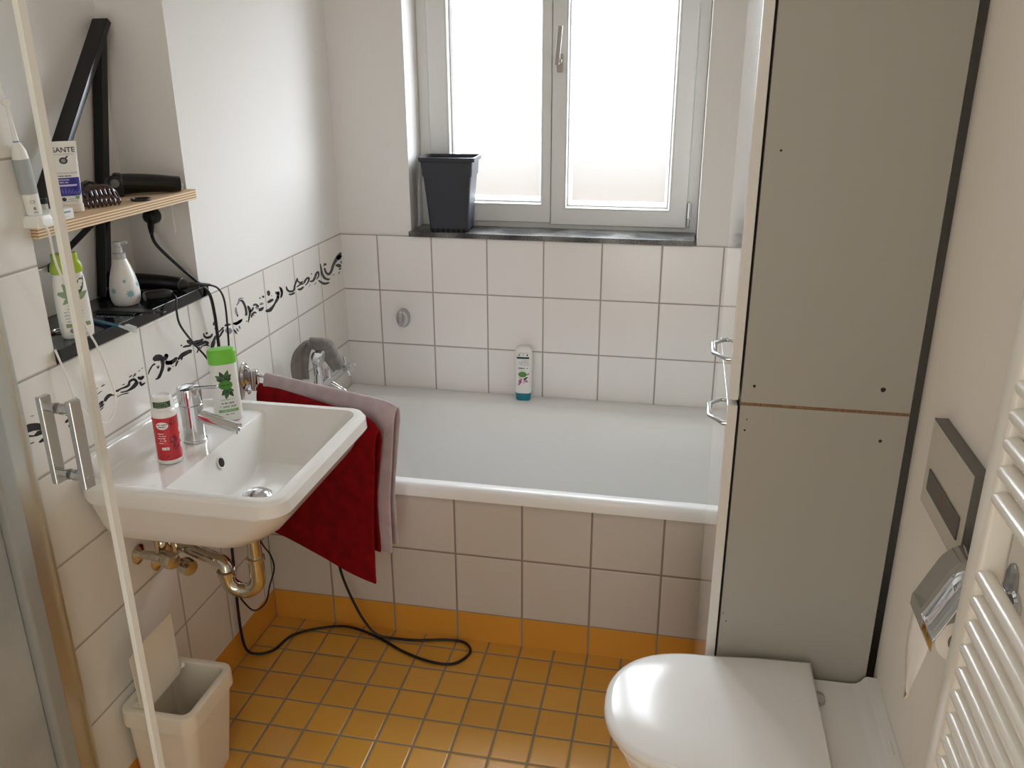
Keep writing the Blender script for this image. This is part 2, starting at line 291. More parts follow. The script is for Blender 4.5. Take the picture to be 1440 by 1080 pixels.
def leaf2d(L, w, n=6):
    V = []; F = []
    for i in range(n+1):
        t = i/n; ww = w*math.sin(PI*min(t*.9+.05, 1))*(.5+.5*(1-t)) if 0 < i < n else .0001
        V += [(t*L, ww), (t*L, -ww)]
    for i in range(n): F.append((2*i, 2*i+1, 2*i+3, 2*i+2))
    return V, F
CAM_M=[[0.9798986621796474, -0.06439686689785125, 0.18881645953750367], [0.1994615063883624, 0.33382745537115494, -0.9212894971233009], [-0.003703961098957961, 0.9404319611615504, 0.33996177299516694]]
CAM_C=[1.2003886541066207, -2.8409994073361133, 1.6377264934427784]
CAM_F=1191.6224584354045
CAM_CX=718.2845800764308
CAM_CY=530.3552351925779
WORLD=18.5
LAMP_FILL=10.0
DOOR_FILL=2.8
EXPO=0.0
ORN=[(0,[[-15970,9900,-16000,9940],[-15910,9890,-15990,9980],[-15860,9900,-15940,10010],[-15810,9910,-15890,10040],[-15760,9920,-15840,10060],[-15720,9920,-15790,10070],[-15680,9920,-15730,10080],[-15640,9910,-15660,10080],[-15610,9910,-15610,10070],[-15570,9900,-15560,10050],[-15530,9890,-15510,10040],[-15500,9880,-15470,10020],[-15460,9870,-15420,10000],[-15440,9860,-15390,9980],[-15410,9840,-15350,9960],[-15370,9860,-15340,9920]]),(0,[[-15990,9870,-16000,9890],[-15960,9860,-15970,9910],[-15910,9860,-15930,9910],[-15870,9860,-15880,9910],[-15830,9860,-15840,9910],[-15790,9850,-15790,9900],[-15740,9840,-15740,9880],[-15690,9820,-15680,9860],[-15640,9800,-15630,9830],[-15590,9790,-15590,9820],[-15540,9770,-15560,9830],[-15500,9760,-15530,9840],[-15460,9760,-15490,9860],[-15430,9750,-15450,9850],[-15380,9750,-15400,9840],[-15340,9750,-15370,9840],[-15290,9760,-15340,9840],[-15260,9780,-15310,9840],[-15230,9800,-15280,9850],[-15210,9820,-15260,9860],[-15190,9850,-15240,9880],[-15190,9870,-15210,9890]]),(0,[[-15230,9950,-15250,9940],[-15230,9960,-15260,9950],[-15240,9980,-15270,9970],[-15240,9980,-15270,10000],[-15230,9990,-15250,10010],[-15200,9990,-15210,10020],[-15180,10000,-15190,10010]]),(0,[[-15500,9620,-15510,9640],[-15470,9600,-15490,9650],[-15430,9600,-15450,9660],[-15390,9590,-15400,9670],[-15360,9580,-15350,9660],[-15320,9560,-15320,9650],[-15270,9550,-15280,9640],[-15210,9550,-15250,9640],[-15160,9550,-15200,9640],[-15120,9560,-15160,9640],[-15090,9560,-15110,9640],[-15060,9570,-15080,9630],[-15050,9580,-15050,9610]]),(0,[[-15990,9750,-16000,9770],[-15960,9750,-15980,9780],[-15940,9740,-15950,9790],[-15910,9740,-15910,9790],[-15890,9730,-15870,9770],[-15850,9710,-15840,9740],[-15800,9690,-15800,9720],[-15740,9680,-15740,9710],[-15670,9680,-15670,9700],[-15620,9670,-15620,9690]]),(0,[[-15980,10200,-15990,10200],[-15950,10200,-15970,10220],[-15920,10200,-15930,10220],[-15890,10210,-15900,10230],[-15860,10210,-15870,10230],[-15830,10220,-15840,10230],[-15810,10220,-15820,10230]]),(0,[[-15960,10150,-15970,10160],[-15950,10140,-15950,10160],[-15940,10140,-15940,10150]]),(0,[[-15830,10120,-15830,10130],[-15780,10120,-15780,10140],[-15720,10130,-15730,10140]]),(0,[[-15590,10210,-15590,10210],[-15540,10190,-15540,10200],[-15490,10180,-15490,10190]]),(0,[[-15990,9540,-15990,9550],[-15950,9550,-15960,9560],[-15910,9560,-15920,9570],[-15860,9560,-15860,9580],[-15810,9550,-15810,9560],[-15750,9520,-15750,9540],[-15710,9510,-15710,9520]]),(0,[[-15950,9430,-15960,9440],[-15940,9440,-15960,9460],[-15920,9470,-15950,9480],[-15910,9490,-15930,9510],[-15890,9510,-15920,9530],[-15880,9520,-15900,9540],[-15870,9540,-15880,9550]]),(0,[[-15080,9980,-15060,9980],[-15090,9970,-15050,9960],[-15090,9940,-15050,9930],[-15090,9920,-15040,9900],[-15090,9900,-15050,9890],[-15090,9880,-15050,9870],[-15080,9860,-15060,9860]]),(0,[[-14720,9710,-14740,9730],[-14690,9700,-14720,9750],[-14640,9710,-14680,9770],[-14610,9710,-14630,9770],[-14580,9710,-14580,9770],[-14550,9700,-14540,9760],[-14520,9700,-14490,9730],[-14500,9680,-14460,9700],[-14470,9650,-14430,9660],[-14440,9630,-14420,9630]]),(0,[[-14650,9590,-14670,9600],[-14610,9610,-14650,9640],[-14600,9640,-14620,9660]]),(0,[[-14700,9860,-14700,9870],[-14660,9840,-14650,9850],[-14610,9820,-14610,9830]]),(0,[[-14390,10060,-14410,10090],[-14360,10040,-14400,10110],[-14340,10050,-14380,10110],[-14320,10050,-14360,10120],[-14310,10050,-14330,10120],[-14290,10050,-14310,10110],[-14290,10070,-14290,10100]]),(0,[[-13690,9680,-13710,9710],[-13660,9670,-13690,9720],[-13620,9670,-13660,9740],[-13580,9670,-13630,9750],[-13550,9680,-13600,9750],[-13530,9700,-13570,9750],[-13520,9710,-13540,9740]]),(0,[[-13690,9620,-13700,9640],[-13660,9620,-13680,9650],[-13620,9620,-13650,9660],[-13580,9620,-13610,9670],[-13550,9630,-13580,9670],[-13530,9640,-13550,9670],[-13510,9650,-13520,9660]]),(0,[[-13690,9560,-13700,9570],[-13610,9570,-13630,9600],[-13540,9600,-13550,9610]]),(0,[[-13480,9690,-13520,9720],[-13440,9690,-13510,9750],[-13400,9710,-13480,9780],[-13370,9720,-13440,9800],[-13340,9730,-13400,9810],[-13310,9730,-13350,9820],[-13290,9740,-13300,9810],[-13270,9740,-13260,9800],[-13240,9730,-13220,9770],[-13210,9730,-13200,9750]]),(0,[[-13200,9720,-13190,9750],[-13140,9690,-13130,9740],[-13070,9680,-13070,9700]]),(0,[[-13160,9810,-13160,9820],[-13140,9790,-13130,9820],[-13100,9770,-13090,9810],[-13040,9750,-13050,9810],[-13000,9750,-13020,9800],[-12950,9760,-12980,9800],[-12900,9760,-12920,9800],[-12820,9750,-12830,9790],[-12720,9730,-12740,9790],[-12630,9730,-12680,9790],[-12580,9750,-12660,9810],[-12570,9790,-12640,9830],[-12550,9800,-12610,9860],[-12520,9810,-12560,9870],[-12470,9810,-12500,9870],[-12440,9800,-12420,9860],[-12430,9790,-12360,9820],[-12400,9760,-12320,9780],[-12360,9740,-12320,9750]]),(0,[[-12950,9700,-12950,9720],[-12900,9680,-12900,9710],[-12820,9660,-12820,9690],[-12740,9640,-12740,9680],[-12660,9630,-12680,9680],[-12580,9620,-12620,9690],[-12510,9620,-12560,9700],[-12440,9620,-12510,9720],[-12380,9640,-12470,9730],[-12330,9650,-12430,9750],[-12300,9680,-12400,9760],[-12280,9700,-12370,9770],[-12290,9730,-12330,9760]]),(0,[[-13080,9630,-13090,9640],[-13050,9640,-13070,9650],[-13020,9640,-13030,9660],[-12970,9640,-12970,9660],[-12880,9630,-12880,9650],[-12760,9600,-12770,9630],[-12680,9590,-12680,9610]]),(0,[[-12300,9830,-12270,9840],[-12290,9800,-12230,9830],[-12260,9760,-12190,9810],[-12190,9720,-12180,9810],[-12110,9720,-12170,9800],[-12070,9730,-12120,9810],[-12050,9760,-12070,9790]]),(0,[[-12260,9710,-12200,9700],[-12270,9680,-12180,9670],[-12260,9640,-12170,9640],[-12210,9580,-12180,9640],[-12130,9580,-12160,9630],[-12070,9590,-12100,9630],[-12030,9610,-12040,9620]]),(0,[[-12860,9850,-12860,9860],[-12800,9830,-12800,9850],[-12740,9830,-12740,9840]]),(0,[[-12600,9930,-12600,9930],[-12530,9920,-12540,9950],[-12460,9930,-12470,9950]]),(0,[[-12440,9880,-12460,9890],[-12380,9910,-12410,9930],[-12340,9950,-12350,9960]]),(0,[[-12370,9880,-12380,9890],[-12340,9900,-12360,9920],[-12310,9930,-12330,9940]]),(0,[[-12230,9940,-12230,9950],[-12190,9940,-12210,9960],[-12160,9950,-12170,9960]]),(0,[[-12100,9960,-12110,9970],[-12060,9970,-12080,9980],[-12040,9980,-12050,9990]]),(0,[[-13530,10050,-13530,10060],[-13460,10040,-13470,10070],[-13390,10050,-13400,10070]]),(0,[[-13650,10050,-13660,10060],[-13640,10050,-13650,10070],[-13630,10060,-13630,10070]]),(0,[[-13670,9930,-13680,9940],[-13590,9940,-13600,9960],[-13510,9950,-13520,9960]]),(0,[[-11890,9750,-11900,9760],[-11860,9770,-11890,9790],[-11830,9800,-11870,9830],[-11790,9830,-11830,9860],[-11750,9850,-11790,9890],[-11710,9880,-11750,9910],[-11670,9890,-11700,9930],[-11630,9900,-11660,9940],[-11590,9890,-11610,9940],[-11570,9900,-11580,9930]]),(0,[[-11660,9540,-11670,9550],[-11620,9530,-11640,9570],[-11560,9520,-11590,9570],[-11480,9520,-11560,9590],[-11420,9550,-11520,9620],[-11370,9600,-11470,9660],[-11320,9640,-11430,9710],[-11280,9680,-11400,9740],[-11260,9720,-11380,9780],[-11240,9770,-11360,9810],[-11220,9820,-11360,9860],[-11210,9870,-11370,9910],[-11250,9920,-11340,9940]]),(0,[[-11610,9990,-11650,10040],[-11550,9970,-11640,10080],[-11500,9960,-11590,10100],[-11470,9950,-11520,10120],[-11450,9940,-11440,10100],[-11420,9930,-11360,10080],[-11420,9940,-11280,10030],[-11420,9950,-11230,9970],[-11390,9930,-11230,9930],[-11340,9910,-11260,9910]]),(0,[[-11540,9850,-11520,9850],[-11540,9830,-11500,9820],[-11530,9790,-11480,9790],[-11500,9760,-11500,9790],[-11460,9770,-11500,9800],[-11440,9800,-11480,9820],[-11440,9830,-11460,9840]]),(0,[[-11190,9860,-11240,9890],[-11130,9860,-11240,9930],[-11090,9880,-11230,9970],[-11050,9900,-11200,10000],[-11040,9930,-11170,10010],[-11030,9950,-11130,10020],[-11050,9980,-11090,10010]]),(0,[[-11200,9820,-11180,9850],[-11170,9780,-11130,9850],[-11120,9750,-11070,9820],[-11060,9720,-11020,9810],[-11010,9700,-10980,9790],[-10960,9680,-10930,9780],[-10920,9690,-10910,9740]]),(0,[[-11200,9790,-11180,9840],[-11170,9750,-11130,9840],[-11090,9720,-11070,9810],[-11000,9700,-11020,9800],[-10920,9690,-10970,9800],[-10850,9690,-10920,9800],[-10780,9700,-10870,9800],[-10730,9720,-10820,9810],[-10690,9740,-10760,9810],[-10680,9770,-10710,9800]]),(0,[[-11090,9920,-11170,9980],[-11030,9930,-11160,10020],[-11030,9970,-11100,10010]]),(0,[[-11130,9560,-11150,9570],[-11090,9560,-11160,9600],[-11050,9560,-11150,9630],[-11030,9570,-11120,9660],[-11030,9570,-11070,9660],[-11010,9580,-11020,9630],[-10990,9600,-11000,9610]]),(0,[[-10940,9620,-10940,9630],[-10910,9610,-10920,9640],[-10890,9610,-10890,9630]]),(0,[[-10800,9580,-10830,9590],[-10760,9590,-10820,9620],[-10730,9610,-10800,9650],[-10690,9640,-10770,9680],[-10670,9650,-10750,9700],[-10660,9670,-10730,9710],[-10660,9690,-10700,9710]]),(0,[[-10660,9700,-10690,9740],[-10580,9700,-10660,9770],[-10490,9710,-10580,9810],[-10410,9710,-10500,9830],[-10350,9710,-10410,9830],[-10290,9710,-10340,9830],[-10210,9710,-10270,9820],[-10140,9710,-10200,9820],[-10080,9720,-10130,9810],[-10050,9750,-10070,9790]]),(0,[[-10540,9650,-10560,9670],[-10480,9670,-10540,9710],[-10450,9700,-10480,9730]]),(0,[[-10100,9690,-10120,9700],[-10050,9720,-10100,9740],[-10020,9760,-10060,9770]]),(0,[[-10490,10020,-10470,10040],[-10460,9990,-10430,10030],[-10420,9990,-10410,10010]]),(0,[[-10410,9940,-10410,9960],[-10360,9930,-10370,9970],[-10300,9910,-10310,9970],[-10230,9900,-10240,9960],[-10160,9880,-10170,9940],[-10090,9870,-10090,9930],[-10030,9870,-10030,9900]]),(0,[[-10210,10060,-10200,10070],[-10210,10040,-10170,10070],[-10200,10020,-10140,10070],[-10190,10000,-10090,10050],[-10160,9970,-10060,10030],[-10110,9940,-10030,10000],[-10040,9900,-10000,9990],[-9960,9880,-9950,9980],[-9880,9860,-9890,9960],[-9800,9850,-9820,9950],[-9720,9840,-9740,9940],[-9640,9840,-9670,9920],[-9570,9840,-9610,9910],[-9510,9840,-9560,9910],[-9480,9850,-9520,9910],[-9460,9870,-9480,9900]]),(0,[[-9930,9840,-9930,9870],[-9870,9800,-9870,9880],[-9790,9780,-9800,9870],[-9710,9760,-9730,9860],[-9630,9750,-9670,9860],[-9570,9750,-9610,9850],[-9510,9740,-9550,9850],[-9460,9740,-9480,9830],[-9400,9730,-9400,9820],[-9370,9720,-9330,9790],[-9340,9710,-9270,9750],[-9310,9690,-9230,9720],[-9260,9680,-9230,9690]]),(0,[[-9650,9660,-9670,9670],[-9610,9670,-9650,9690],[-9580,9690,-9620,9720],[-9540,9700,-9560,9730],[-9470,9690,-9490,9730],[-9390,9670,-9400,9720],[-9330,9650,-9320,9700],[-9320,9650,-9270,9670],[-9300,9630,-9240,9640],[-9280,9620,-9250,9620]]),(0,[[-9830,9610,-9850,9620],[-9790,9620,-9830,9650],[-9750,9650,-9800,9680],[-9720,9670,-9770,9710],[-9690,9690,-9740,9730],[-9660,9700,-9700,9740],[-9650,9720,-9670,9740]]),(0,[[-9420,10030,-9400,10020],[-9440,10010,-9380,9990],[-9450,9970,-9380,9960],[-9440,9940,-9360,9940],[-9410,9900,-9340,9920],[-9360,9860,-9310,9900],[-9290,9830,-9280,9890],[-9210,9810,-9230,9880],[-9130,9800,-9170,9880],[-9060,9810,-9120,9880],[-9020,9830,-9100,9880],[-9000,9860,-9070,9900],[-9000,9890,-9030,9900]]),(0,[[-9310,10010,-9250,10000],[-9330,9990,-9220,9970],[-9300,9960,-9240,9950]]),(0,[[-8920,10080,-8940,10100],[-8880,10080,-8940,10120],[-8830,10080,-8930,10150],[-8780,10090,-8910,10170],[-8760,10120,-8870,10180],[-8740,10150,-8830,10200],[-8750,10180,-8780,10200]]),(0,[[-8840,9950,-8890,9970],[-8800,9960,-8880,10010],[-8790,10000,-8830,10020]]),(0,[[-9100,9500,-9160,9530],[-9040,9510,-9180,9580],[-8990,9540,-9160,9620],[-8950,9580,-9140,9660],[-8930,9610,-9100,9690],[-8920,9640,-9060,9710],[-8910,9680,-9020,9740],[-8880,9710,-8990,9760],[-8860,9750,-8950,9790],[-8860,9780,-8910,9800]]),(0,[[-8770,9820,-8780,9830],[-8720,9820,-8750,9850],[-8650,9830,-8690,9870],[-8580,9840,-8630,9880],[-8510,9850,-8570,9900],[-8450,9860,-8500,9920],[-8410,9880,-8450,9910]]),(0,[[-8720,9680,-8740,9690],[-8660,9690,-8720,9720],[-8600,9710,-8670,9760],[-8540,9740,-8630,9790],[-8490,9760,-8570,9820],[-8440,9790,-8520,9840],[-8420,9820,-8460,9850]]),(0,[[-9230,9470,-9240,9490],[-9200,9460,-9210,9490],[-9170,9470,-9180,9480]]),(0,[[-8380,9910,-8380,9940],[-8330,9890,-8350,9950],[-8270,9880,-8290,9950],[-8210,9870,-8220,9940],[-8160,9860,-8160,9920],[-8100,9860,-8100,9900],[-8060,9860,-8050,9880]]),(0,[[-7930,9850,-7920,9870],[-7900,9820,-7880,9870],[-7840,9790,-7830,9860],[-7750,9760,-7780,9860],[-7660,9760,-7720,9850],[-7570,9760,-7640,9860],[-7510,9770,-7570,9860],[-7460,9780,-7530,9850],[-7440,9790,-7500,9850],[-7430,9810,-7460,9840]]),(0,[[-7650,9980,-7700,10020],[-7610,9980,-7690,10040],[-7610,10010,-7650,10030]]),(1,[[-8390,9790,-8340,9830],[-8370,9740,-8260,9830],[-8310,9690,-8170,9800],[-8270,9660,-8090,9770],[-8220,9640,-8040,9720],[-8170,9630,-8010,9680],[-8100,9620,-8030,9650]]),(1,[[-8310,9610,-8260,9610],[-8300,9560,-8210,9550],[-8240,9500,-8210,9500]]),(1,[[-7960,9690,-7930,9690],[-7950,9660,-7890,9670],[-7930,9630,-7850,9640],[-7910,9590,-7810,9600],[-7880,9560,-7780,9560],[-7840,9530,-7770,9530],[-7800,9510,-7770,9510]]),(1,[[-7810,9670,-7790,9670],[-7770,9610,-7720,9620],[-7700,9560,-7670,9570]]),(1,[[-7670,9700,-7640,9700],[-7650,9650,-7590,9650],[-7610,9610,-7570,9610]]),(1,[[-8900,9810,-8820,9800],[-8910,9750,-8800,9730],[-8880,9680,-8830,9670]]),(0,[[-7950,9870,-7930,9880],[-7930,9840,-7880,9870],[-7870,9810,-7830,9850],[-7800,9770,-7790,9840],[-7720,9760,-7750,9840],[-7650,9760,-7700,9840],[-7570,9760,-7650,9840],[-7500,9780,-7580,9850],[-7440,9800,-7500,9860],[-7400,9830,-7430,9860]]),(0,[[-7680,9990,-7670,10030],[-7660,9970,-7640,10040],[-7630,9980,-7620,10010]]),(0,[[-7440,10370,-7440,10400],[-7410,10350,-7400,10400],[-7380,10340,-7330,10380],[-7350,10320,-7250,10340],[-7320,10280,-7200,10280],[-7280,10220,-7160,10210],[-7250,10150,-7130,10140],[-7230,10090,-7110,10080],[-7220,10030,-7100,10010],[-7220,9980,-7100,9950],[-7230,9950,-7110,9900],[-7260,9930,-7130,9870],[-7250,9900,-7180,9870]]),(0,[[-7070,10130,-7020,10130],[-7080,10100,-6970,10100],[-7070,10060,-6920,10050],[-7060,10020,-6890,10000],[-7040,9980,-6880,9960],[-7030,9950,-6880,9920],[-7030,9910,-6900,9870],[-7040,9870,-6930,9830],[-7070,9820,-6970,9790],[-7090,9780,-7010,9740],[-7110,9730,-7040,9700],[-7120,9680,-7080,9660],[-7120,9650,-7110,9640]]),(0,[[-6960,9900,-6990,9930],[-6900,9900,-6960,9950],[-6830,9900,-6910,9970],[-6760,9920,-6860,9980],[-6730,9940,-6830,9990],[-6710,9970,-6800,10010],[-6720,10000,-6760,10020]]),(0,[[-6900,9730,-6940,9750],[-6860,9750,-6940,9780],[-6830,9770,-6920,9820],[-6790,9790,-6890,9850],[-6760,9800,-6840,9860],[-6730,9810,-6790,9880],[-6710,9810,-6720,9870],[-6690,9810,-6650,9850],[-6650,9790,-6600,9820],[-6600,9780,-6580,9800]]),(0,[[-6760,9750,-6790,9780],[-6720,9740,-6790,9790],[-6720,9760,-6750,9780]]),(0,[[-7210,9700,-7230,9720],[-7170,9690,-7210,9730],[-7150,9700,-7170,9730]]),(0,[[-6740,10040,-6760,10060],[-6690,10030,-6730,10080],[-6640,10030,-6670,10090],[-6610,10020,-6570,10070],[-6580,9990,-6480,10030],[-6520,9950,-6410,9970],[-6450,9920,-6390,9930]]),(0,[[-6460,9850,-6400,9880],[-6460,9820,-6350,9880],[-6400,9790,-6340,9870],[-6290,9770,-6350,9870],[-6210,9780,-6310,9870],[-6150,9800,-6240,9870],[-6130,9830,-6170,9870]]),(0,[[-6150,10140,-6170,10170],[-6080,10110,-6130,10190],[-6020,10120,-6060,10180]]),(0,[[-6320,10140,-6340,10170],[-6270,10140,-6300,10180],[-6230,10150,-6250,10170]]),(0,[[-5810,10260,-5720,10250],[-5850,10240,-5670,10220],[-5850,10220,-5660,10190],[-5850,10190,-5650,10150],[-5840,10160,-5660,10120],[-5830,10130,-5690,10100],[-5790,10100,-5730,10080]]),(0,[[-5870,9900,-5890,9940],[-5820,9880,-5860,9960],[-5750,9870,-5810,9960],[-5680,9870,-5750,9970],[-5600,9870,-5670,9970],[-5520,9880,-5590,9960],[-5480,9900,-5510,9940]]),(0,[[-6060,9690,-6050,9720],[-5990,9650,-5990,9730],[-5890,9620,-5910,9720],[-5770,9600,-5850,9720],[-5680,9600,-5810,9720],[-5620,9620,-5760,9730],[-5560,9650,-5700,9740],[-5510,9670,-5630,9750],[-5450,9700,-5560,9770],[-5390,9740,-5490,9790],[-5320,9760,-5430,9830],[-5240,9790,-5380,9870],[-5160,9820,-5330,9900],[-5120,9850,-5280,9930],[-5090,9880,-5240,9950],[-5100,9920,-5180,9950]]),(0,[[-5340,10100,-5310,10110],[-5340,10070,-5250,10100],[-5300,10030,-5200,10080],[-5240,10000,-5180,10070],[-5150,9980,-5200,10070],[-5110,10000,-5170,10060],[-5110,10020,-5130,10050]]),(0,[[-5610,10070,-5580,10070],[-5600,10050,-5550,10050],[-5570,10030,-5540,10030]]),(1,[[-7710,10270,-7670,10250],[-7740,10230,-7650,10210],[-7760,10180,-7650,10150],[-7760,10120,-7650,10110],[-7740,10070,-7630,10080],[-7700,10040,-7620,10050],[-7650,10020,-7620,10020]]),(1,[[-7630,10280,-7660,10300],[-7580,10290,-7640,10320],[-7510,10310,-7590,10350],[-7460,10340,-7550,10380],[-7440,10380,-7530,10410],[-7430,10410,-7520,10440],[-7430,10420,-7460,10460],[-7380,10410,-7370,10450],[-7290,10390,-7280,10420],[-7220,10380,-7210,10390]]),(1,[[-6640,9960,-6580,9990],[-6570,9900,-6470,9940],[-6450,9860,-6410,9880]]),(1,[[-6350,9960,-6370,10010],[-6230,9930,-6260,10020],[-6110,9940,-6130,9980]]),(1,[[-5060,10180,-5030,10180],[-5050,10150,-4970,10170],[-5030,10120,-4900,10140],[-5020,10090,-4840,10090],[-5010,10060,-4810,10040],[-5000,10020,-4810,9990],[-4990,9990,-4830,9940],[-5010,9940,-4880,9890],[-5040,9900,-4940,9850],[-5050,9850,-5000,9830]]),(1,[[-7950,9680,-7910,9690],[-7910,9620,-7840,9630],[-7830,9550,-7800,9560]]),(1,[[-7810,9680,-7770,9680],[-7780,9620,-7710,9620],[-7720,9560,-7690,9560]]),(1,[[-7650,9710,-7610,9710],[-7640,9660,-7570,9650],[-7600,9600,-7570,9600]]),(0,[[-5190,9880,-5270,9910],[-5130,9890,-5280,9950],[-5090,9930,-5250,9990],[-5050,9970,-5230,10020],[-5050,10010,-5220,10050],[-5060,10050,-5220,10070],[-5110,10070,-5190,10090]]),(0,[[-4590,10110,-4550,10100],[-4610,10080,-4530,10060],[-4620,10030,-4500,10010],[-4590,9970,-4470,9980],[-4520,9920,-4430,9950],[-4430,9870,-4370,9920],[-4330,9840,-4310,9900],[-4230,9820,-4250,9890],[-4120,9810,-4190,9880],[-4030,9830,-4140,9890],[-3980,9870,-4110,9910],[-3960,9920,-4080,9960],[-3930,9970,-4040,10010],[-3870,10020,-3980,10060],[-3790,10070,-3910,10120],[-3720,10110,-3850,10160],[-3700,10120,-3810,10180],[-3710,10130,-3770,10180],[-3720,10140,-3740,10170]]),(0,[[-4460,9800,-4440,9830],[-4420,9780,-4400,9830],[-4350,9750,-4340,9810],[-4260,9740,-4280,9800],[-4160,9730,-4210,9800],[-4070,9730,-4120,9800],[-4020,9750,-4050,9780]]),(0,[[-3810,10110,-3770,10120],[-3790,10070,-3710,10080],[-3730,10020,-3650,10040],[-3640,9960,-3600,10010],[-3520,9940,-3550,10000],[-3420,9940,-3460,10000],[-3360,9960,-3390,9990]]),(0,[[-3870,9890,-3900,9910],[-3800,9890,-3850,9930],[-3700,9890,-3760,9940],[-3610,9900,-3650,9950],[-3510,9890,-3540,9950],[-3410,9880,-3430,9930],[-3330,9880,-3340,9910]]),(0,[[-3850,9820,-3850,9830],[-3800,9790,-3780,9830],[-3710,9750,-3700,9820],[-3590,9730,-3640,9810],[-3480,9730,-3570,9810],[-3390,9750,-3470,9820],[-3340,9780,-3380,9810]]),(0,[[-3310,9880,-3370,9910],[-3220,9900,-3340,9960],[-3140,9940,-3260,10000],[-3070,9970,-3160,10030],[-3010,9970,-3060,10040],[-2970,9960,-2950,10030],[-2990,9980,-2840,9970],[-3000,9960,-2860,9920],[-3040,9910,-2920,9870],[-3090,9870,-3000,9830],[-3150,9850,-3080,9810],[-3220,9840,-3170,9800],[-3270,9820,-3240,9800]]),(0,[[-2890,9840,-2890,9870],[-2820,9820,-2820,9870],[-2710,9790,-2730,9860],[-2590,9780,-2670,9860],[-2500,9800,-2640,9870],[-2430,9830,-2590,9900],[-2380,9860,-2540,9920],[-2330,9900,-2490,9960],[-2300,9940,-2450,10000],[-2260,9970,-2390,10030],[-2220,9980,-2320,10050],[-2190,9980,-2230,10060],[-2230,10000,-2100,10020],[-2220,9980,-2070,9960],[-2210,9930,-2080,9900],[-2220,9890,-2110,9850],[-2270,9860,-2180,9820],[-2340,9840,-2270,9800],[-2380,9810,-2350,9790]]),(0,[[-2720,10050,-2760,10090],[-2670,10040,-2730,10100],[-2650,10060,-2670,10090]]),(0,[[-1980,10260,-1930,10250],[-1990,10210,-1890,10200],[-1990,10140,-1860,10130],[-1980,10070,-1830,10050],[-1980,10010,-1810,9990],[-1980,9950,-1790,9920],[-1960,9880,-1760,9860],[-1910,9810,-1710,9810],[-1840,9740,-1660,9750],[-1750,9670,-1600,9710],[-1640,9620,-1540,9670],[-1530,9580,-1460,9640],[-1410,9550,-1400,9620],[-1320,9540,-1360,9600],[-1260,9550,-1300,9600],[-1230,9570,-1250,9580]]),(0,[[-2230,9740,-2200,9750],[-2210,9710,-2130,9730],[-2150,9660,-2050,9690],[-2070,9610,-1970,9650],[-1980,9560,-1880,9610],[-1870,9510,-1780,9570],[-1720,9460,-1700,9540],[-1560,9440,-1590,9520],[-1410,9430,-1440,9500],[-1310,9440,-1330,9470]]),(0,[[-1680,10100,-1730,10120],[-1610,10110,-1710,10150],[-1550,10130,-1660,10190],[-1540,10140,-1570,10200],[-1590,10150,-1460,10150],[-1560,10120,-1450,10110],[-1520,10090,-1470,10090]]),(0,[[-1670,10050,-1590,10040],[-1700,10010,-1540,9990],[-1680,9940,-1510,9930],[-1640,9870,-1470,9870],[-1560,9800,-1410,9830],[-1460,9740,-1360,9800],[-1300,9700,-1330,9800],[-1170,9700,-1310,9800],[-1070,9730,-1230,9820],[-990,9770,-1160,9850],[-920,9820,-1110,9890],[-860,9870,-1060,9940],[-800,9920,-1000,10000],[-730,9960,-930,10040],[-650,9990,-860,10080],[-560,10020,-780,10130],[-450,10050,-690,10170],[-310,10070,-600,10220],[-190,10100,-510,10250],[-120,10150,-400,10270],[-80,10200,-280,10290],[-80,10250,-160,10290]]),(0,[[-510,10090,-580,10150],[-380,10050,-530,10190],[-260,10040,-420,10210],[-190,10040,-280,10220],[-260,10060,-110,10170],[-240,10070,-50,10120],[-170,10070,-80,10090]]),(0,[[-710,9930,-690,9950],[-650,9880,-600,9950],[-550,9840,-480,9930],[-460,9800,-360,9910],[-370,9770,-270,9880],[-280,9760,-200,9840],[-200,9760,-160,9800]]),(0,[[-420,9700,-450,9730],[-290,9680,-340,9750],[-170,9690,-210,9730]]),(0,[[-240,9980,-170,9980],[-230,9930,-110,9920],[-160,9870,-100,9860]]),(0,[[-980,9620,-1000,9630],[-910,9620,-960,9650],[-850,9640,-890,9660]]),(0,[[-510,9560,-540,9570],[-400,9580,-450,9610],[-320,9610,-350,9630]]),(1,[[-5050,10200,-5010,10200],[-5050,10170,-4960,10170],[-5020,10130,-4920,10140],[-5000,10090,-4890,10090],[-4980,10060,-4860,10040],[-4960,10010,-4840,9990],[-4960,9970,-4840,9940],[-4990,9930,-4880,9890],[-5030,9890,-4930,9850],[-5040,9850,-4990,9830]]),(1,[[-2540,9660,-2570,9680],[-2440,9670,-2500,9710],[-2370,9710,-2400,9730]]),(1,[[-2960,9690,-2980,9710],[-2890,9720,-2930,9740],[-2840,9750,-2870,9770]])]
# ------------------------------------------------------------------ materials
ZT = 1.0923; W = 1.658; YA = -.742; H = 2.5; YF = -3.6
paint = M('white wall paint', '#e9e7e4', .85, spec=.3, bump=(60, .08, .002))
paint_r = M('warm white plaster', '#f7f1e7', .8, spec=.3, bump=(45, .1, .002))
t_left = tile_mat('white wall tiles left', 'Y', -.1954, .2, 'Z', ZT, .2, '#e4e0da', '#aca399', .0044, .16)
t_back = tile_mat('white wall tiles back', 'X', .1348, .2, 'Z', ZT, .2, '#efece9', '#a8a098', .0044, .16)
t_apron_shaded = tile_mat('white bath front tiles shaded', 'X', .2012, .2, 'Z', .2971, .2, '#cdc7bf', '#8d8276', .005, .16)  # same tile as the walls, darkened: shade on the front put into the colour
t_floor = tile_mat('yellow floor tiles', 'X', .8012, .1, 'Y', YA-.0542, .1, '#d8a044', '#8b7f6a', .0055, .25, vary=.1)
